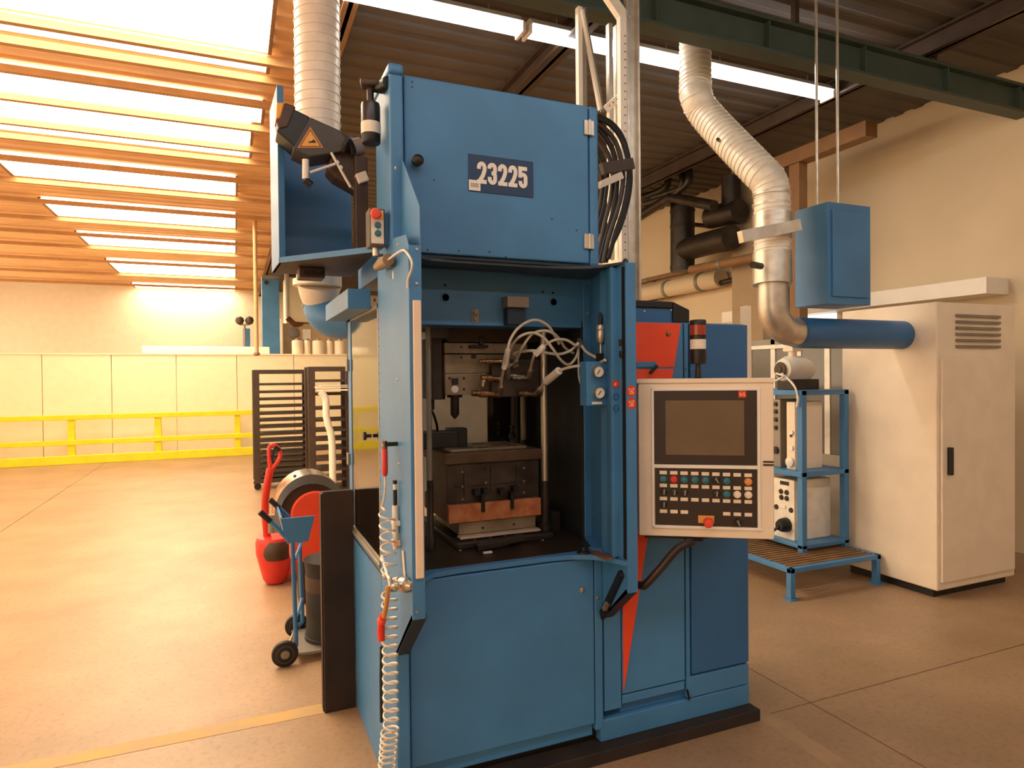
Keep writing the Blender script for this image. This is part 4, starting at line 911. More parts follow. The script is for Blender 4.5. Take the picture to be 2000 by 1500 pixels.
# signal tower on the panel
sb = hq(1369, 742, -.08); st = thing('signal_tower', 'black signal lamp with red and white lenses on the operator panel', 'signal lamp', sb)
sz = lambda py: (739-py)*S
MB().lathe(sb, Z, [(0, .024), (.006, .022), (.012, .013), (sz(708), .010), (sz(708)+.002, .02)], 18).build('foot', BLACK, st, smooth=True)
R1 = 16.3*S
MB().lathe(sb, Z, [(sz(707), R1*.93), (sz(700), R1), (sz(678), R1)], 24).build('socket', BLACK, st, smooth=True)
MB().lathe(sb, Z, [(sz(677.5), R1*.96), (sz(658), R1*.96)], 24).build('white_lens', WHITE, st, smooth=True)
MB().lathe(sb, Z, [(sz(657.5), R1), (sz(650), R1)], 24).build('ring', BLACK, st, smooth=True)
MB().lathe(sb, Z, [(sz(649.5), R1*.96), (sz(629), R1*.96)], 24).build('red_lens', mat('red_lens', '9c3a22', .25, var=.05), st, smooth=True)
MB().lathe(sb, Z, [(sz(628.5), R1), (sz(621), R1), (sz(619), R1*.9), (sz(619), .001)], 24).build('cap', BLACK, st, smooth=True)
# swing arm
ar = op
pth = smoothpath([V((1.52, 2.50, P(1245, 1140, y=2.4).z)), P(1250, 1143, y=2.33), P(1262, 1140, y=2.30), P(1290, 1110, y=2.27), P(1315, 1080, y=2.25), P(1332, 1066, y=2.24), P(1352, 1058, y=2.24)], 6)
MB().tube(pth, .017, 12).build('arm_tube', mat('brown_arm', '3a2c26', .4, .3, var=.2), ar, smooth=True)
c = hq(1365, 1054, -.09); MB().lathe(c+Z*.004, -Z, [(0, .055), (.012, .055), (.016, .03), (.03, .028), (.032, .001)], 18).build('swivel', BLACK, ar, smooth=True)
B('wall_mount', (1.47, 2.43, P(1245, 1160, y=2.44).z), (1.56, 2.455, P(1245, 1110, y=2.44).z), BLACK, ar, .003)
hbox('under_tray', 1262, 1052, 1345, 1058, -.15, -.03, DARK, ar, .003)

# ------------------------------------------------------------------ cable mast of steel struts behind the press
def strut(name, label, a, b, y, wd, m, dp=.04, z0=None, z1=None):
    p, q = P(*a, y=y), P(*b, y=y)
    if z1 is not None: q.z = z1
    if z0 is not None: p.z = z0
    return MB().bar(p, q, wd, dp, (0, 1, 0))
mt = thing('cable_mast', 'tall galvanised cable mast of perforated struts behind the press', 'mast', (2.05, 3.2, 0))
ym = 3.2
def vpost(name, x0p, x1p, yy, m, zlo, zhi, py=250, dp=.04):
    a, b = P(x0p, py, y=yy), P(x1p, py, y=yy); return B(name, (a.x, yy, zlo), (b.x, yy+dp, zhi), m, mt, .002)
wpst = vpost('perforated_strut', 1213, 1228, ym, WHITEP, 0, P(1220, 33, y=ym).z)
for k in range(28):
    c = P(1221, 70+k*15.5, y=ym); B('slot', (c.x-.006, ym-.001, c.z-.004), (c.x+.006, ym, c.z+.004), GREY, wpst, 0)
vpost('angle_post', 1229, 1250, ym+.02, GALV, 0, 3.9, dp=.05)
vpost('angle_lip', 1226, 1231, ym-.005, GALV, 0, 3.9, dp=.03); vpost('angle_lip', 1247, 1251, ym-.005, GALV, 0, 3.9, dp=.03)
zt3 = 3.905
for a, b, wd in ((1130, 1138, WHITEP), (1138, 1146, GREY)): vpost('hanger_post', a, b, 3.55, wd, 2.3, zt3, 100)
p, q = P(1136, 20, y=3.54), P(1172, 215, y=3.54); MB().bar(p, q, .016, .03, (0, 1, 0)).build('brace', WHITEP, mt); MB().bar(p+V((.025, .02, 0)), q+V((.03, .02, 0)), .03, .01, (0, 1, 0)).build('brace', GREY, mt)
for a, b in ((1190, 1197), (1204, 1210)): vpost('thin_post', a, b, 3.5, GALV, 1.9, P(1195, 45, y=3.5).z, 100)
p, q = P(1183, 213, y=3.35), P(1215, 185, y=3.25); MB().bar(p, q, .04, .03, (0, 1, 0)).build('cross_brace', WHITEP, mt)
for k in range(4): c = p.lerp(q, .15+k*.22); B('hole', (c.x-.006, c.y-.024, c.z-.004), (c.x+.006, c.y-.02, c.z+.004), BLACK, mt, 0)
p, q = P(1180, -20, y=3.25), P(1222, 42, y=3.22); MB().bar(p, q, .06, .04, (0, 1, 0)).build('head_brace', GALVL, mt)
B('foot_beam', (1.5, 3.48, 2.28), (2.2, 3.6, 2.32), GALV, mt, .002); B('tie', (2.05, 3.22, 2.28), (2.1, 3.6, 2.32), GALV, mt)
for a in ((1175, 330, 1235, 320, .035), (1172, 358, 1212, 340, .012), (1172, 364, 1214, 346, .012)):
    p, q = P(a[0], a[1], y=2.88), P(a[2], a[3], y=2.9); MB().bar(p, q, a[4]*1.6, .03, (0, 1, 0)).build('cable_clamp', DARKB if a[4] > .02 else WHITE, mt)
# black cables bowing out between press and mast
cab = [
 ([(1160, 228), (1190, 242), (1212, 268), (1226, 310), (1228, 350), (1220, 400), (1204, 450), (1188, 505)], .013),
 ([(1160, 236), (1182, 252), (1203, 280), (1214, 320), (1216, 360), (1206, 410), (1190, 460), (1178, 512)], .013),
 ([(1160, 246), (1178, 262), (1196, 292), (1204, 330), (1204, 370), (1196, 420), (1182, 470), (1172, 512)], .014),
 ([(1160, 262), (1176, 280), (1190, 308), (1196, 340), (1192, 390), (1180, 440), (1170, 490), (1164, 515)], .012),
 ([(1160, 280), (1172, 300), (1182, 325), (1186, 350), (1180, 400), (1170, 440), (1162, 480)], .012),
 ([(1160, 300), (1168, 320), (1175, 345), (1176, 370), (1170, 410), (1160, 440)], .012),
 ([(1160, 222), (1196, 240), (1220, 275), (1232, 330), (1230, 380), (1214, 440), (1196, 480), (1184, 512)], .009)]
LB = ['outermost thick black cable', 'second black cable in the bowed bundle', 'thick middle cable of the bowed bundle', 'inner black cable beside the hinge stile', 'short inner cable of the bowed bundle', 'innermost short black cable', 'thin outer cable along the perforated strut']
for n, (pts, r_) in enumerate(cab):
    w3 = [P(a, b, y=2.95+.02*(n % 4)) for a, b in pts]
    o = MB().tube(smoothpath(w3, 6), r_, 8).build('power_cable', mat('cable_brown', '3c2e22', .45, var=.2) if n % 2 else RUBBER, smooth=True)
    tag(o, LB[n]+' bowing out right of the upper press cabinet', 'cable', 'black cables right of the upper cabinet')

# ================================================================== LEFT OF THE PRESS
# black steel plate leaning on the press
p0 = P(635, 1394, z=0); zt4 = P(635, 962, y=p0.y).z
lp = thing('steel_plate', 'tall black steel plate standing against the side of the press', 'plate', (.45, p0.y, 0))
MB().prism([(p0.x, p0.y, 0), (XL-.004, p0.y, 0), (XL-.004, p0.y+.02, zt4), (p0.x+.004, p0.y+.02, zt4)], (0, .035, 0)).build('plate', PLATE, lp, bevel=.003)
B('edge_flange', (p0.x-.006, p0.y+.02, 0), (p0.x+.004, p0.y+.075, zt4-.01), PLATE, lp, .002)
for k in range(3): MB().lathe((p0.x+.03, p0.y+.005+.018*(.2+.3*k), .2+.3*k), -Y, [(0, .006), (.001, .006), (.001, .001)], 8).build('hole', BLACK, lp)

# blue sack truck with a black drum
wy0 = P(557, 1302, z=0)
yN, yFar = wy0.y, wy0.y+.42
sk = thing('sack_truck', 'blue sack truck with black rubber grips carrying a black drum', 'hand truck', (wy0.x, wy0.y, 0))
rw = .073
for yy in (yN, yFar):
    wx = wy0.x+(.1 if yy == yFar else 0)
    wh = MB().lathe((wx, yy-.018, rw), Y, [(0, rw*.62), (.004, rw*.8), (.006, rw*.96), (.012, rw), (.03, rw), (.036, rw*.96), (.038, rw*.8), (.04, rw*.62)], 28).build('wheel', RUBBER, sk, smooth=True)
    MB().lathe((wx, yy-.021, rw), Y, [(0, .010), (.001, .022), (.003, .024), (.0035, rw*.66), (.035, rw*.66)], 24).build('hub', GREY, wh, smooth=True)
MB().cyl((wy0.x, yN, rw), (wy0.x+.1, yFar, rw), .01, 10).build('axle', STEEL, sk, smooth=True)
for yy, hx in ((yN+.02, None), (yFar-.02, None)):
    b0 = V((P(579, 1255, y=yN).x, yy, .10)); b1 = V((P(572, 1070, y=yN).x, yy, P(572, 1062, y=yN).z))
    h1 = V((P(545, 1040, y=yN).x, yy, P(545, 1035, y=yN).z)); h2 = V((P(508, 1003, y=yN).x, yy, P(508, 1001, y=yN).z))
    if yy > yN+.1:
        for q_ in (b0, b1, h1, h2): q_.x += .07
    MB().tube([b0, b1]+smoothpath([b1, h1+V((.02, 0, -.03)), h1, h1.lerp(h2, .6)], 4)[1:], .013, 10).build('side_tube', BLUE, sk, smooth=True)
    MB().tube([h1.lerp(h2, .45), h2], .017, 10).build('grip', RUBBER, sk, smooth=True)
    MB().bar(b0, V((wy0.x+(.1 if yy > yN+.1 else 0), yy, rw)), .02, .02).build('axle_bracket', BLUE, sk)
zA, zB = P(560, 1062, y=yN).z, P(560, 1012, y=yN).z
xa0, xa1 = P(548, 1040, y=yN).x, P(566, 1040, y=yN).x
MB().prism([(xa0+.03, yN+.03, zA), (xa0, yN+.03, zB), (xa0, yFar-.03, zB), (xa0+.03, yFar-.03, zA)], (.012, 0, 0)).build('back_plate', BLUE, sk, bevel=.002)
MB().prism([(xa0+.04, yN+.0, zA), (xa0, yN, zB), (xa0+.19, yN, zB-.0), (xa0+.15, yN, zA)], (0, .01, 0)).build('side_plate', BLUE, sk, bevel=.002)
B('toe_plate', (P(580, 1275, y=yN).x, yN+.02, .045), (P(580, 1275, y=yN).x+.28, yFar-.02, .058), GREY, sk, .002)
MB().tube([V((P(582, 1278, y=yN).x, yN+.02, .05)), V((P(582, 1278, y=yN).x+.28, yN+.02, .05))], .012, 8).build('toe_bar', GREY, sk, smooth=True)
for q in (.25, .6): MB().tube([V((P(578, 1200, y=yN).x, yN+.02, q)), V((P(578, 1200, y=yN).x+.07, yFar-.02, q))], .01, 8).build('cross_tube', BLUE, sk, smooth=True)
dx = P(578, 1200, y=yN).x+.235
dm = thing('cable_drum', 'black cable drum standing on the toe plate of the sack truck', 'drum', (dx, (yN+yFar)/2, .058))
MB().lathe((dx, (yN+yFar)/2, .06), Z, [(0, .17), (.02, .17), (.022, .165), (.10, .16), (.40, .16), (.455, .165), (.47, .17), (.48, .17)], 28).build('body', RUBBER, dm, smooth=True)
MB().lathe((dx, (yN+yFar)/2, .36), Z, [(0, .1615), (.09, .163)], 28).build('band', DARKB, dm, smooth=True)  # brownish reflection on the black drum, painted as a band

# red pallet truck
b0 = P(540, 1145, z=0)
pt_ = thing('pallet_truck', 'red pallet truck with raised looped tiller', 'pallet truck', b0)
S5 = (b0-CAM).dot(fw)/F
def b3(px, py, y=None): return P(px, py, y=b0.y if y is None else y)
prof = []
for py, hw in ((1143, 18), (1135, 24), (1110, 30), (1085, 36), (1062, 37), (1052, 34), (1050, 20)): prof.append((b3(540, py).z, hw*S5))
MB().lathe((b0.x, b0.y+.1, 0), Z, [(max(z_, .0), r_) for z_, r_ in prof], 24).build('drive_head', RED2, pt_, smooth=True)
MB().lathe((b0.x+.005, b0.y+.02, b3(540, 1092).z), Z, [(0, .09), (.04, .105), (.10, .10), (.14, .08), (.15, .02)], 20).build('steering_column', DARKB, pt_, smooth=True)
tl = [b3(522, 1050, b0.y+.1), b3(518, 1000, b0.y+.05), b3(520, 960, b0.y+.02), b3(528, 915, b0.y)]
MB().tube(smoothpath(tl, 4), [.03]*13, 10).build('tiller', RED2, pt_, smooth=True)
lp_ = smoothpath([b3(528, 917, b0.y), b3(526, 895, b0.y), b3(526, 875, b0.y), b3(533, 869, b0.y), b3(545, 878, b0.y), b3(547, 892, b0.y), b3(540, 905, b0.y), b3(530, 917, b0.y)], 5)
MB().tube(lp_, .016, 8).build('handle_loop', RED2, pt_, smooth=True)
MB().tube([b3(534, 878, b0.y), b3(532, 900, b0.y)], .010, 8).build('release_lever', BLACK, pt_, smooth=True)
MB().tube([b3(537, 872, b0.y), b3(546, 880, b0.y)], .02, 8).build('grip', BLACK, pt_, smooth=True)
B('fork', (b0.x+.15, b0.y+.05, .06), (b0.x+1.2, b0.y+.2, .12), RED2, pt_, .01); B('fork', (b0.x+.15, b0.y+.45, .06), (b0.x+1.2, b0.y+.6, .12), RED2, pt_, .01)
B('fork_bridge', (b0.x+.05, b0.y+.05, .06), (b0.x+.2, b0.y+.6, .4), RED2, pt_, .01)
for s in (0, .4): MB().cyl((b0.x+1.1, b0.y+.09+s, .04), (b0.x+1.1, b0.y+.16+s, .04), .04, 12).build('roller', BLACK, pt_, smooth=True)

# red arched machine with polished hood
ay = b0.y-.55
am = thing('arched_machine', 'red arched machine under a polished steel hood behind the sack truck', 'machine', (P(600, 1100, y=ay).x, ay, 0))
def arch(cx, cz, rx, rz, z0, n=18):
    return [(cx-rx, ay, z0)]+[(cx-rx*math.cos(math.pi*k/n), ay, cz+rz*math.sin(math.pi*k/n)) for k in range(n+1)]+[(cx+rx, ay, z0)]
cA = P(612, 1010, y=ay); kx = (P(640, 1000, y=ay)-P(540, 1000, y=ay)).length/100
z0a = P(600, 1095, y=ay).z
MB().prism([V(q_)-Y*.02 for q_ in arch(P(616, 1000, y=ay).x, P(612, 1003, y=ay).z, 48*kx, 46*kx, z0a)], (0, .25, 0)).build('red_body', RED, am, bevel=.01)
ou, inn = arch(P(608, 1000, y=ay).x, P(608, 1000, y=ay).z, 71*kx, 77*kx, P(600, 1035, y=ay).z), arch(P(608, 1000, y=ay).x, P(608, 1000, y=ay).z, 60*kx, 58*kx, P(600, 1035, y=ay).z)
MB().rings([[V(o_), V(i_), V(i_)+V((0, .34, 0)), V(o_)+V((0, .34, 0))] for o_, i_ in zip(ou, inn)]).build('hood', mat('polished_hood', 'd8cdbc', .22, .9, var=.1), am, smooth=True)
MB().prism(arch(P(608, 1000, y=ay).x, P(608, 1000, y=ay).z, 60*kx, 58*kx, P(600, 1035, y=ay).z), (0, .03, 0)).build('lining', DARKB, am).location = (0, .02, 0)
B('pedestal', (P(585, 1100, y=ay).x, ay+.03, 0), (P(640, 1100, y=ay).x, ay+.22, z0a), DARKB, am, .006)
MB().cyl(P(576, 930, y=ay-.0), P(576, 930, y=ay-.02), .012, 10).build('stud', CLEARB, am, smooth=True)
MB().cyl(P(532, 1005, y=ay+.05), P(532, 1040, y=ay+.05), .03, 12).build('side_motor', GREY, am, smooth=True)
MB().bar(P(532, 1022, y=ay+.05), P(565, 1022, y=ay+.12), .03, .03).build('motor_mount', GREY, am)

# slatted trolleys
def rack(label, xa0, xa1, ptop, pbot, y, rowsy, m, dep=.5):
    a, b = P(xa0, 840, y=y), P(xa1, 840, y=y); z1_ = P((xa0+xa1)/2, ptop, y=y).z
    t = thing('slatted_trolley', label, 'trolley', ((a.x+b.x)/2, y, 0))
    pw = .09
    for xx in (a.x, b.x-pw):
        for yy in (y, y+dep-.06): B('post', (xx, yy, .1), (xx+pw, yy+.06, z1_), m, t, .004)
    B('top_rail', (a.x+pw, y, z1_-.06), (b.x-pw, y+.05, z1_), m, t, .003); B('top_rail', (a.x+pw, y+dep-.05, z1_-.06), (b.x-pw, y+dep, z1_), m, t, .003)
    B('bottom_rail', (a.x+pw, y, .1), (b.x-pw, y+dep, .16), m, t, .003)
    for py in rowsy:
        z_ = P((xa0+xa1)/2, py, y=y).z; B('slat', (a.x+pw, y+.01, z_-.034), (b.x-pw, y+dep-.02, z_+.0), m, t, .002)
    for xx in (a.x+.05, b.x-.05):
        for yy in (y+.06, y+dep-.06): MB().cyl((xx, yy-.02, .05), (xx, yy+.02, .05), .05, 14).build('castor', BLACK, t, smooth=True)
    return t
rack('dark brown slatted trolley standing before the cream partition', 495, 609, 722, 955, 10.3, [748, 763, 777, 791, 805, 818, 831, 845, 858, 870, 882, 893, 904, 915, 926, 937], DARKB)
r2 = rack('dark trolley with shelves close beside the press window', 603, 690, 716, 960, 9.0, [741, 767, 795, 818, 838, 856, 874, 895, 915, 935], DARKB)
yq = 8.75
t = thing('ribbed_hose', 'pale ribbed hose hanging over the shelf of the dark trolley', 'hose', P(630, 960, y=yq))
MB().tube(smoothpath([P(626, 765, y=yq), P(636, 780, y=yq), P(637, 810, y=yq), P(641, 830, y=yq), P(648, 860, y=yq), P(650, 950, y=yq)], 6), .045, 10).build('hose', WHITE, t, smooth=True)
t = thing('tray_stack', 'thin pale trays laid on the shelf of the dark trolley', 'tray', P(640, 760, y=yq))
for k, (py, h_) in enumerate(((758, 3), (764, 4), (754, 2))):
    a, b = P(618+k*4, py, y=yq), P(680, py-h_, y=yq); B('tray', (a.x, yq, a.z), (b.x, yq+.24, b.z), WHITE if k != 1 else CREAM, t, .003)

# cream partition of panels, with a yellow guard rail before it
yp = P(470, 886, z=0).y; zpt = P(600, 694, y=yp).z
pn = thing('partition', 'long cream panel partition far behind the trolleys', 'partition', (0, yp, 0))
x_ = P(464, 800, y=yp).x-5*1.18
for k in range(8): B('panel', (x_+k*1.18+.006, yp, 0), (x_+(k+1)*1.18-.006, yp+.08, zpt), PARTM, pn, .003)
B('cap_shelf', (x_, yp-.02, zpt), (x_+8*1.18, yp+.9, zpt+.03), PARTM, pn, .004)
for k in range(9): B('shelf_bracket', (x_+k*1.18-.02, yp+.08, zpt-.3), (x_+k*1.18+.02, yp+.9, zpt), PARTM, pn)
for k in range(9): B('rear_leg', (x_+k*1.18-.03, yp+.84, 0), (x_+k*1.18+.03, yp+.9, zpt), PARTM, pn)
yr = yp-.35
gr = thing('guard_rail', 'bright yellow two-bar guard rail before the cream partition', 'guard rail', (0, yr, 0))
xr0 = P(464, 840, y=yr).x
for k in range(-4, 1): B('post', (xr0+k*1.5-.06, yr, 0), (xr0+k*1.5+.06, yr+.1, P(464, 803, y=yr).z), YELLOW, gr, .01)
xe_ = xr0+.5
for py in (806, 851): z_ = P(464, py, y=yr).z; B('rail', (xr0-6, yr-.04, z_-.05), (xe_, yr, z_+.05), YELLOW, gr, .01)
B('kick_rail', (xr0-6, yr-.05, .0), (xe_, yr, .17), YELLOW, gr, .01)

# things on and behind the partition
zc = zpt+.03
for k, (a, b) in enumerate(((570, 592), (594, 606), (610, 634), (638, 650), (653, 676))):
    p, q = P(a, 680, y=yp+.3), P(b, 680, y=yp+.3); hh = P(600, 664, y=yp+.3).z-zc
    t = thing('canister', 'wide cream canister standing on top of the partition' if b-a > 15 else 'narrow cream canister standing between wide ones on the partition', 'canister', ((p.x+q.x)/2, yp+.3, zc), 'canisters on the partition shelf')
    MB().lathe(((p.x+q.x)/2, yp+.3, zc), Z, [(0, (q.x-p.x)/2), (hh*.9, (q.x-p.x)/2), (hh*.97, (q.x-p.x)/2*.8), (hh, .02)], 16).build('body', CREAM, t, smooth=True)
    MB().lathe(((p.x+q.x)/2, yp+.3, zc+hh), Z, [(0, .05), (.03, .05), (.031, .002)], 10).build('cap', GREY, t, smooth=True)
yw_ = yp+.25
a, b = P(400, 690, y=yw_), P(527, 690, y=yw_)
tag(B('storage_chest', (a.x-1.2, yw_, zc+.002), (b.x, yw_+.5, P(480, 677, y=yw_).z), WHITEP, None, .02), 'long low white chest on top of the partition', 'chest')
yb3 = yp+1.6
a, b = P(513, 690, y=yb3), P(547, 690, y=yb3)
t = thing('blue_column', 'tall blue steel column standing behind the partition', 'column', ((a.x+b.x)/2, yb3, 0))
B('shaft', (a.x, yb3, 0), (b.x, yb3+.3, P(530, 545, y=yb3).z), BLUE, t, .01); B('head', (a.x, yb3-.02, P(530, 545, y=yb3).z), (b.x, yb3+.32, P(530, 538, y=yb3).z), GREY, t, .004)
B('edge_strip', (b.x, yb3, 0), (b.x+.06, yb3+.04, P(530, 622, y=yb3).z), WHITEP, t, .004); c = P(520, 552, y=yb3); MB().cyl(c, c-Y*.03, .05, 14).build('plug', DARK, t, smooth=True)
a, b = P(475, 690, y=yb3), P(489, 690, y=yb3)
tag(B('blue_bollard', (a.x, yb3, 0), (b.x, yb3+.15, P(480, 641, y=yb3).z), BLUE, None, .02), 'slim blue post behind the white chest', 'post')
ym3 = yp+2.2
a, b = P(552, 690, y=ym3), P(600, 690, y=ym3)
t = thing('pale_machine', 'pale cream machine with a vertical pipe behind the blue column', 'machine', ((a.x+b.x)/2, ym3, 0))
B('body', (a.x, ym3, 0), (P(668, 690, y=ym3).x, ym3+1.2, P(600, 632, y=ym3).z), mat('taupe_enamel', 'b79a74', .6, var=.2, scale=2), t, .02)
B('upper_case', (a.x+.1, ym3+.1, P(600, 632, y=ym3).z), (P(640, 690, y=ym3).x, ym3+1.0, P(600, 541, y=ym3).z), PARTM, t, .02)
MB().cyl((a.x+.12, ym3-.05, P(600, 620, y=ym3).z), (a.x+.12, ym3-.05, P(600, 535, y=ym3).z), .06, 12).build('pipe', WHITE, t, smooth=True)
MB().tube([(a.x+.12, ym3-.05, P(600, 622, y=ym3).z), (a.x+.3, ym3-.02, P(600, 634, y=ym3).z), (b.x+.2, ym3+.2, P(600, 634, y=ym3).z)], .07, 10).build('pipe', CLEARB, t, smooth=True)
c = P(573, 650, y=ym3); MB().lathe(c, -Y, [(0, .14), (.04, .14), (.05, .1), (.05, .002)], 16).build('dial', GREY, t, smooth=True)
c0_, c1_ = P(591, 663, y=ym3-.02), P(607, 643, y=ym3-.02); B('notice', (c0_.x, ym3-.02, c0_.z), (c1_.x, ym3, c1_.z), WHITEP, t, .002)
# pair of dark balls on a bracket and a hanging pipe
yk = yp+1.2
t = thing('twin_lamp', 'pair of dark round lamps on a post behind the chest', 'lamp', P(478, 690, y=yk))
for px_ in (468, 487):
    c = P(px_, 626, y=yk); MB().lathe(c-Z*.1, Z, [(0, .02), (.03, .075), (.1, .1), (.17, .075), (.2, .02)], 16).build('globe', DARKB, t, smooth=True)
a = P(468, 634, y=yk); b = P(487, 634, y=yk); MB().tube([a, b], .02, 8).build('arm', GREY, t); m_ = a.lerp(b, .5); MB().tube([m_, V((m_.x, m_.y, 0))], .025, 8).build('post', GREY, t)
yv = 12.2; c = P(497, 400, y=yv)
t = thing('drop_pipe', 'slim tan pipe dropping from the ceiling before the partition', 'pipe', (c.x, yv, P(497, 690, y=yv).z))
MB().cyl((c.x, yv, P(497, 688, y=yv).z), (c.x, yv, 4.36), .035, 10).build('pipe', mat('tan_pipe', 'd8b080', .5, .2, var=.08), t, smooth=True)
MB().lathe((c.x, yv, P(497, 688, y=yv).z-.06), Z, [(0, .02), (.02, .06), (.06, .04)], 12).build('valve', TANB, t, smooth=True)

# worn yellow lane line
yl = P(540, 1402, z=0).y
def worn():
    m = mat('worn_yellow', 'c89a4a', .6, var=0, c2='b09068', scale=5); return m
struct(B('trim_42', (-6, yl-.05, 0), (P(632, 1388, z=0).x, yl+.05, .0015), worn(), bevel=0))
xq = P(1520, 1440, z=0).x

# ================================================================== RIGHT OF THE CABINET
fx_, fy_ = P(1545, 1173, z=0).x, P(1545, 1173, z=0).y
zp = P(1545, 1112, x=fx_).z
pf = thing('grated_platform', 'low blue platform with grating top beside the instrument rack', 'platform', (fx_+.5, fy_+1, 0))
px1, py1 = fx_+.93, fy_+2.6
for (xx, yy) in ((fx_, fy_), (px1-.05, fy_), (fx_, py1-.05), (px1-.05, py1-.05)): B('leg', (xx, yy, 0), (xx+.045, yy+.045, zp-.03), BLUE, pf, .003); B('foot_plate', (xx-.02, yy-.02, 0), (xx+.065, yy+.065, .008), BLUE, pf, .001)
B('edge_rail', (fx_, fy_, zp-.035), (fx_+.04, py1, zp), BLUE, pf, .003); B('edge_rail', (px1-.04, fy_, zp-.035), (px1, py1, zp), BLUE, pf, .003); B('edge_rail', (fx_, fy_, zp-.035), (px1, fy_+.04, zp), BLUE, pf, .003); B('edge_rail', (fx_, py1-.04, zp-.035), (px1, py1, zp), BLUE, pf, .003)
GRT = mat('rusty_grating', '96724c', .6, .3, var=.2, scale=10)
nb = 52
for k in range(nb):
    y_ = fy_+.05+k*(py1-fy_-.1)/nb; B('grating_bar', (fx_+.04, y_, zp-.03), (px1-.04, y_+.022, zp+.002), GRT, pf, 0)
for k in range(3): B('cross_bar', (fx_+.2+k*.28, fy_+.04, zp-.034), (fx_+.215+k*.28, py1-.04, zp-.01), GRT, pf, 0)

xs2 = fx_+.40                          # face of the instrument rack
ir = thing('instrument_rack', 'blue steel rack holding test instruments on the grated platform', 'rack', (xs2+.3, fy_+1.2, zp))
ya2 = P(1557, 900, x=xs2).y; yb2 = fy_+2.5
z_up, z_lo = P(1530, 762, x=xs2).z, P(1530, 917, x=xs2).z
for yy in (ya2-.05, yb2-.05):
    for xx in (xs2, xs2+.46): B('post', (xx, yy, zp), (xx+.05, yy+.05, z_up+.0), BLUE, ir, .003)
for zz_ in (z_up, z_lo): B('shelf', (xs2-.01, ya2-.05, zz_-.04), (xs2+.51, yb2, zz_), BLUE, ir, .004)
B('shelf', (xs2, ya2-.05, zp+.03), (xs2+.51, yb2, zp+.06), BLUE, ir, .004)
def inst(label, xa0, xa1, pt, pb, m, zfloor, dep=.3, tilt=0):
    a, b = P(xa0, 850, x=xs2+.06).y, P(xa1, 850, x=xs2+.06).y; y0, y1 = sorted((a, b))
    zt5 = P((xa0+xa1)/2, pt, x=xs2+.06).z
    t = thing('test_instrument', label, 'instrument', (xs2+.2, (y0+y1)/2, zfloor)); X0 = xs2+.06
    B('case', (X0, y0, zfloor), (X0+dep, y1, zt5), m, t, .006)
    return t, X0, y0, y1, zt5
t, X0, y0, y1, z5 = inst('narrow grey test instrument with dark ports on the rack shelf', 1508, 1524, 780, 905, GREY, z_lo)
for k, f_ in enumerate((.93, .82, .7, .58)): MB().lathe((X0, (y0+y1)/2, z_lo+(z5-z_lo)*f_), -X, [(0, .02), (.01, .018), (.011, .001)], 10).build('port', BLACK, t, smooth=True)
MB().lathe((X0, (y0+y1)/2, z_lo+(z5-z_lo)*.25), -X, [(0, .03), (.02, .03), (.021, .001)], 12).build('knob', BLACK, t, smooth=True)
t, X0, y0, y1, z5 = inst('tall cream test instrument with white knobs near the rack post', 1536, 1553, 785, 905, CREAM, z_lo)
for f_ in (.55, .32): MB().lathe((X0, y0+.03, z_lo+(z5-z_lo)*f_), -X, [(0, .02), (.015, .018), (.016, .001)], 12).build('knob', WHITEP, t, smooth=True)
MB().lathe((X0, y1-.05, z_lo+(z5-z_lo)*.5), -X, [(0, .012), (.006, .012), (.007, .001)], 10).build('port', BLACK, t, smooth=True)
MB().lathe((X0, (y0+y1)/2, z_lo+.06), -X, [(0, .04), (.02, .04), (.03, .02), (.031, .001)], 14).build('fitting', WHITE, t, smooth=True)
t, X0, y0, y1, z5 = inst('wide grey instrument with black plug on the bottom shelf', 1510, 1551, 935, 1068, GALVL, zp+.06, .4)
zi = zp+.06; hI = z5-zi
B('display', (X0-.006, y0+(y1-y0)*.25, zi+hI*.9), (X0, y0+(y1-y0)*.65, zi+hI*.96), BLACK, t, .001)
for (u, v) in ((.35, .78), (.62, .78), (.35, .68), (.6, .68), (.15, .5), (.85, .5)): MB().lathe((X0, y0+(y1-y0)*u, zi+hI*v), -X, [(0, .022), (.008, .02), (.009, .001)], 12).build('knob', DARK, t, smooth=True)
B('lamp', (X0-.008, y0+(y1-y0)*.4, zi+hI*.5), (X0, y0+(y1-y0)*.65, zi+hI*.56), WHITEP, t, .003)
pg = MB().lathe((X0, y0+(y1-y0)*.38, zi+hI*.24), -X, [(0, .06), (.05, .055), (.08, .04), (.081, .001)], 14).build('plug', BLACK, t, smooth=True)
MB().lathe((X0-.01, y0+(y1-y0)*.6, zi+hI*.27), -X, [(0, .03), (.02, .03), (.021, .001)], 12).build('socket_cap', WHITEP, t, smooth=True)
MB().tube(smoothpath([(X0-.08, y0+(y1-y0)*.38, zi+hI*.22), (X0-.11, y0+(y1-y0)*.6, zi+hI*.12), (X0-.08, y0+(y1-y0)*.95, zi+.0)], 6), .012, 8).build('cord', BLACK, t, smooth=True)
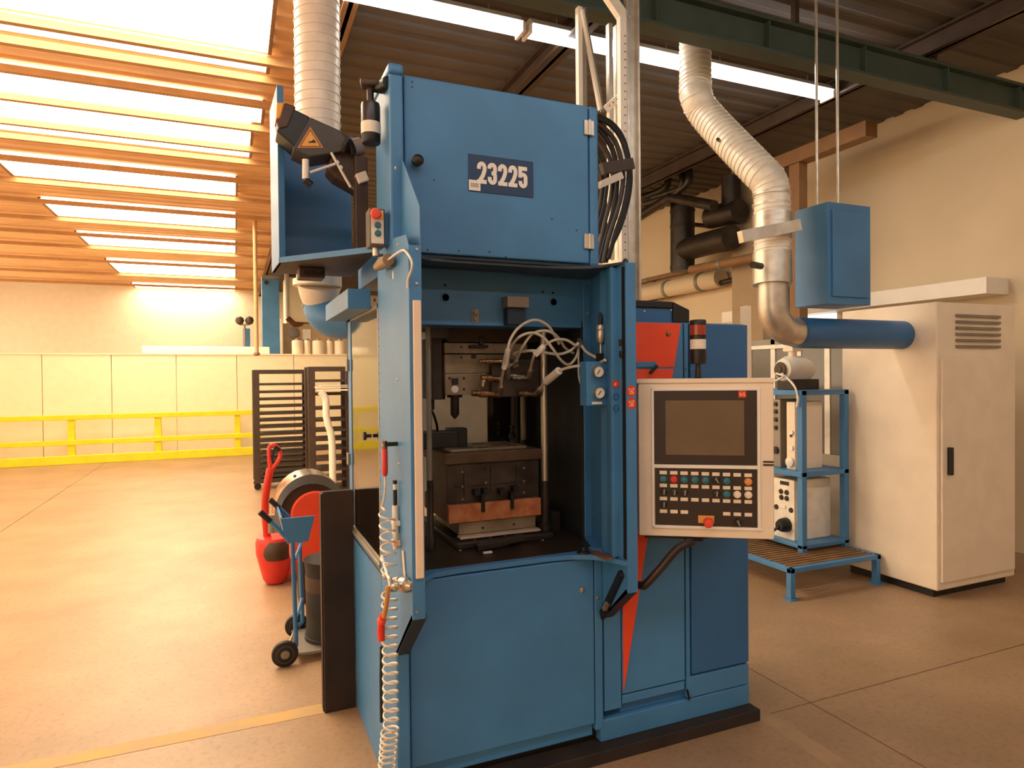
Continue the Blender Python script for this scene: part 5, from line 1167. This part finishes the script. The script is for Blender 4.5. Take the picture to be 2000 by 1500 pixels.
# pump on top of the rack with a white lead
mc = P(1548, 722, x=xs2+.2)
t = thing('pump', 'round cream pump with white lead standing on the rack top', 'pump', (mc.x, mc.y, z_up))
MB().lathe((mc.x-.13, mc.y, mc.z), X, [(0, .05), (.02, .09), (.08, .115), (.22, .115), (.3, .08), (.34, .03)], 20).build('body', WHITE, t, smooth=True)
MB().lathe((mc.x-.131, mc.y, mc.z), -X, [(0, .05), (.005, .065), (.012, .06), (.012, .03), (.02, .025), (.021, .001)], 18).build('inlet', DARKB, t, smooth=True)
MB().cyl((mc.x, mc.y, mc.z+.1), (mc.x, mc.y, mc.z+.15), .035, 12).build('neck', CREAM, t, smooth=True); B('terminal_box', (mc.x-.05, mc.y-.05, mc.z+.15), (mc.x+.06, mc.y+.06, mc.z+.19), CREAM, t, .008)
B('foot', (mc.x-.08, mc.y-.09, z_up), (mc.x+.2, mc.y+.09, mc.z-.08), DARK, t, .004)
MB().tube(smoothpath([(mc.x-.16, mc.y+.02, mc.z-.03), P(1530, 735, x=xs2+.0), P(1514, 744, x=xs2-.02), P(1500, 748, x=xs2-.02)], 5), .008, 8).build('lead', WHITE, t, smooth=True)
MB().tube(smoothpath([(mc.x-.15, mc.y-.03, mc.z-.03), P(1550, 752, x=xs2-.02), P(1558, 775, x=xs2-.02), P(1556, 795, x=xs2-.02)], 5), .008, 8).build('lead', WHITE, t, smooth=True)
# grey glazed screen behind the rack
yg0, yg1, xg_ = fy_+.5, P(1463, 700, x=xs2+.9).y, xs2+.9
gs = thing('glazed_screen', 'dim glazed partition screen behind the instrument rack', 'screen', (xg_, (yg0+yg1)/2, 0))
zg1, zg2 = P(1500, 663, x=xg_).z, P(1500, 678, x=xg_).z
B('lower_panel', (xg_, yg0, 0), (xg_+.03, yg1, .9), GREY, gs, .003)
for k in range(4):
    a = yg0+k*(yg1-yg0)/4; B('pane', (xg_+.01, a+.03, .9), (xg_+.016, yg0+(k+1)*(yg1-yg0)/4-.03, zg2-.02), mat('dim_glass', '6a6258', .15, var=.1, scale=2), gs, 0)
    B('mullion', (xg_, a-.03, .9), (xg_+.035, a+.03, zg1), GALVL, gs, .003)
B('mullion', (xg_, yg1-.03, .9), (xg_+.035, yg1+.03, zg1), GALVL, gs, .003)
B('transom', (xg_-.01, yg0, zg2-.02), (xg_+.04, yg1, zg2+.02), GALVL, gs, .003); B('top_panel', (xg_, yg0, zg2+.02), (xg_+.02, yg1, zg1), GREY, gs, .003)
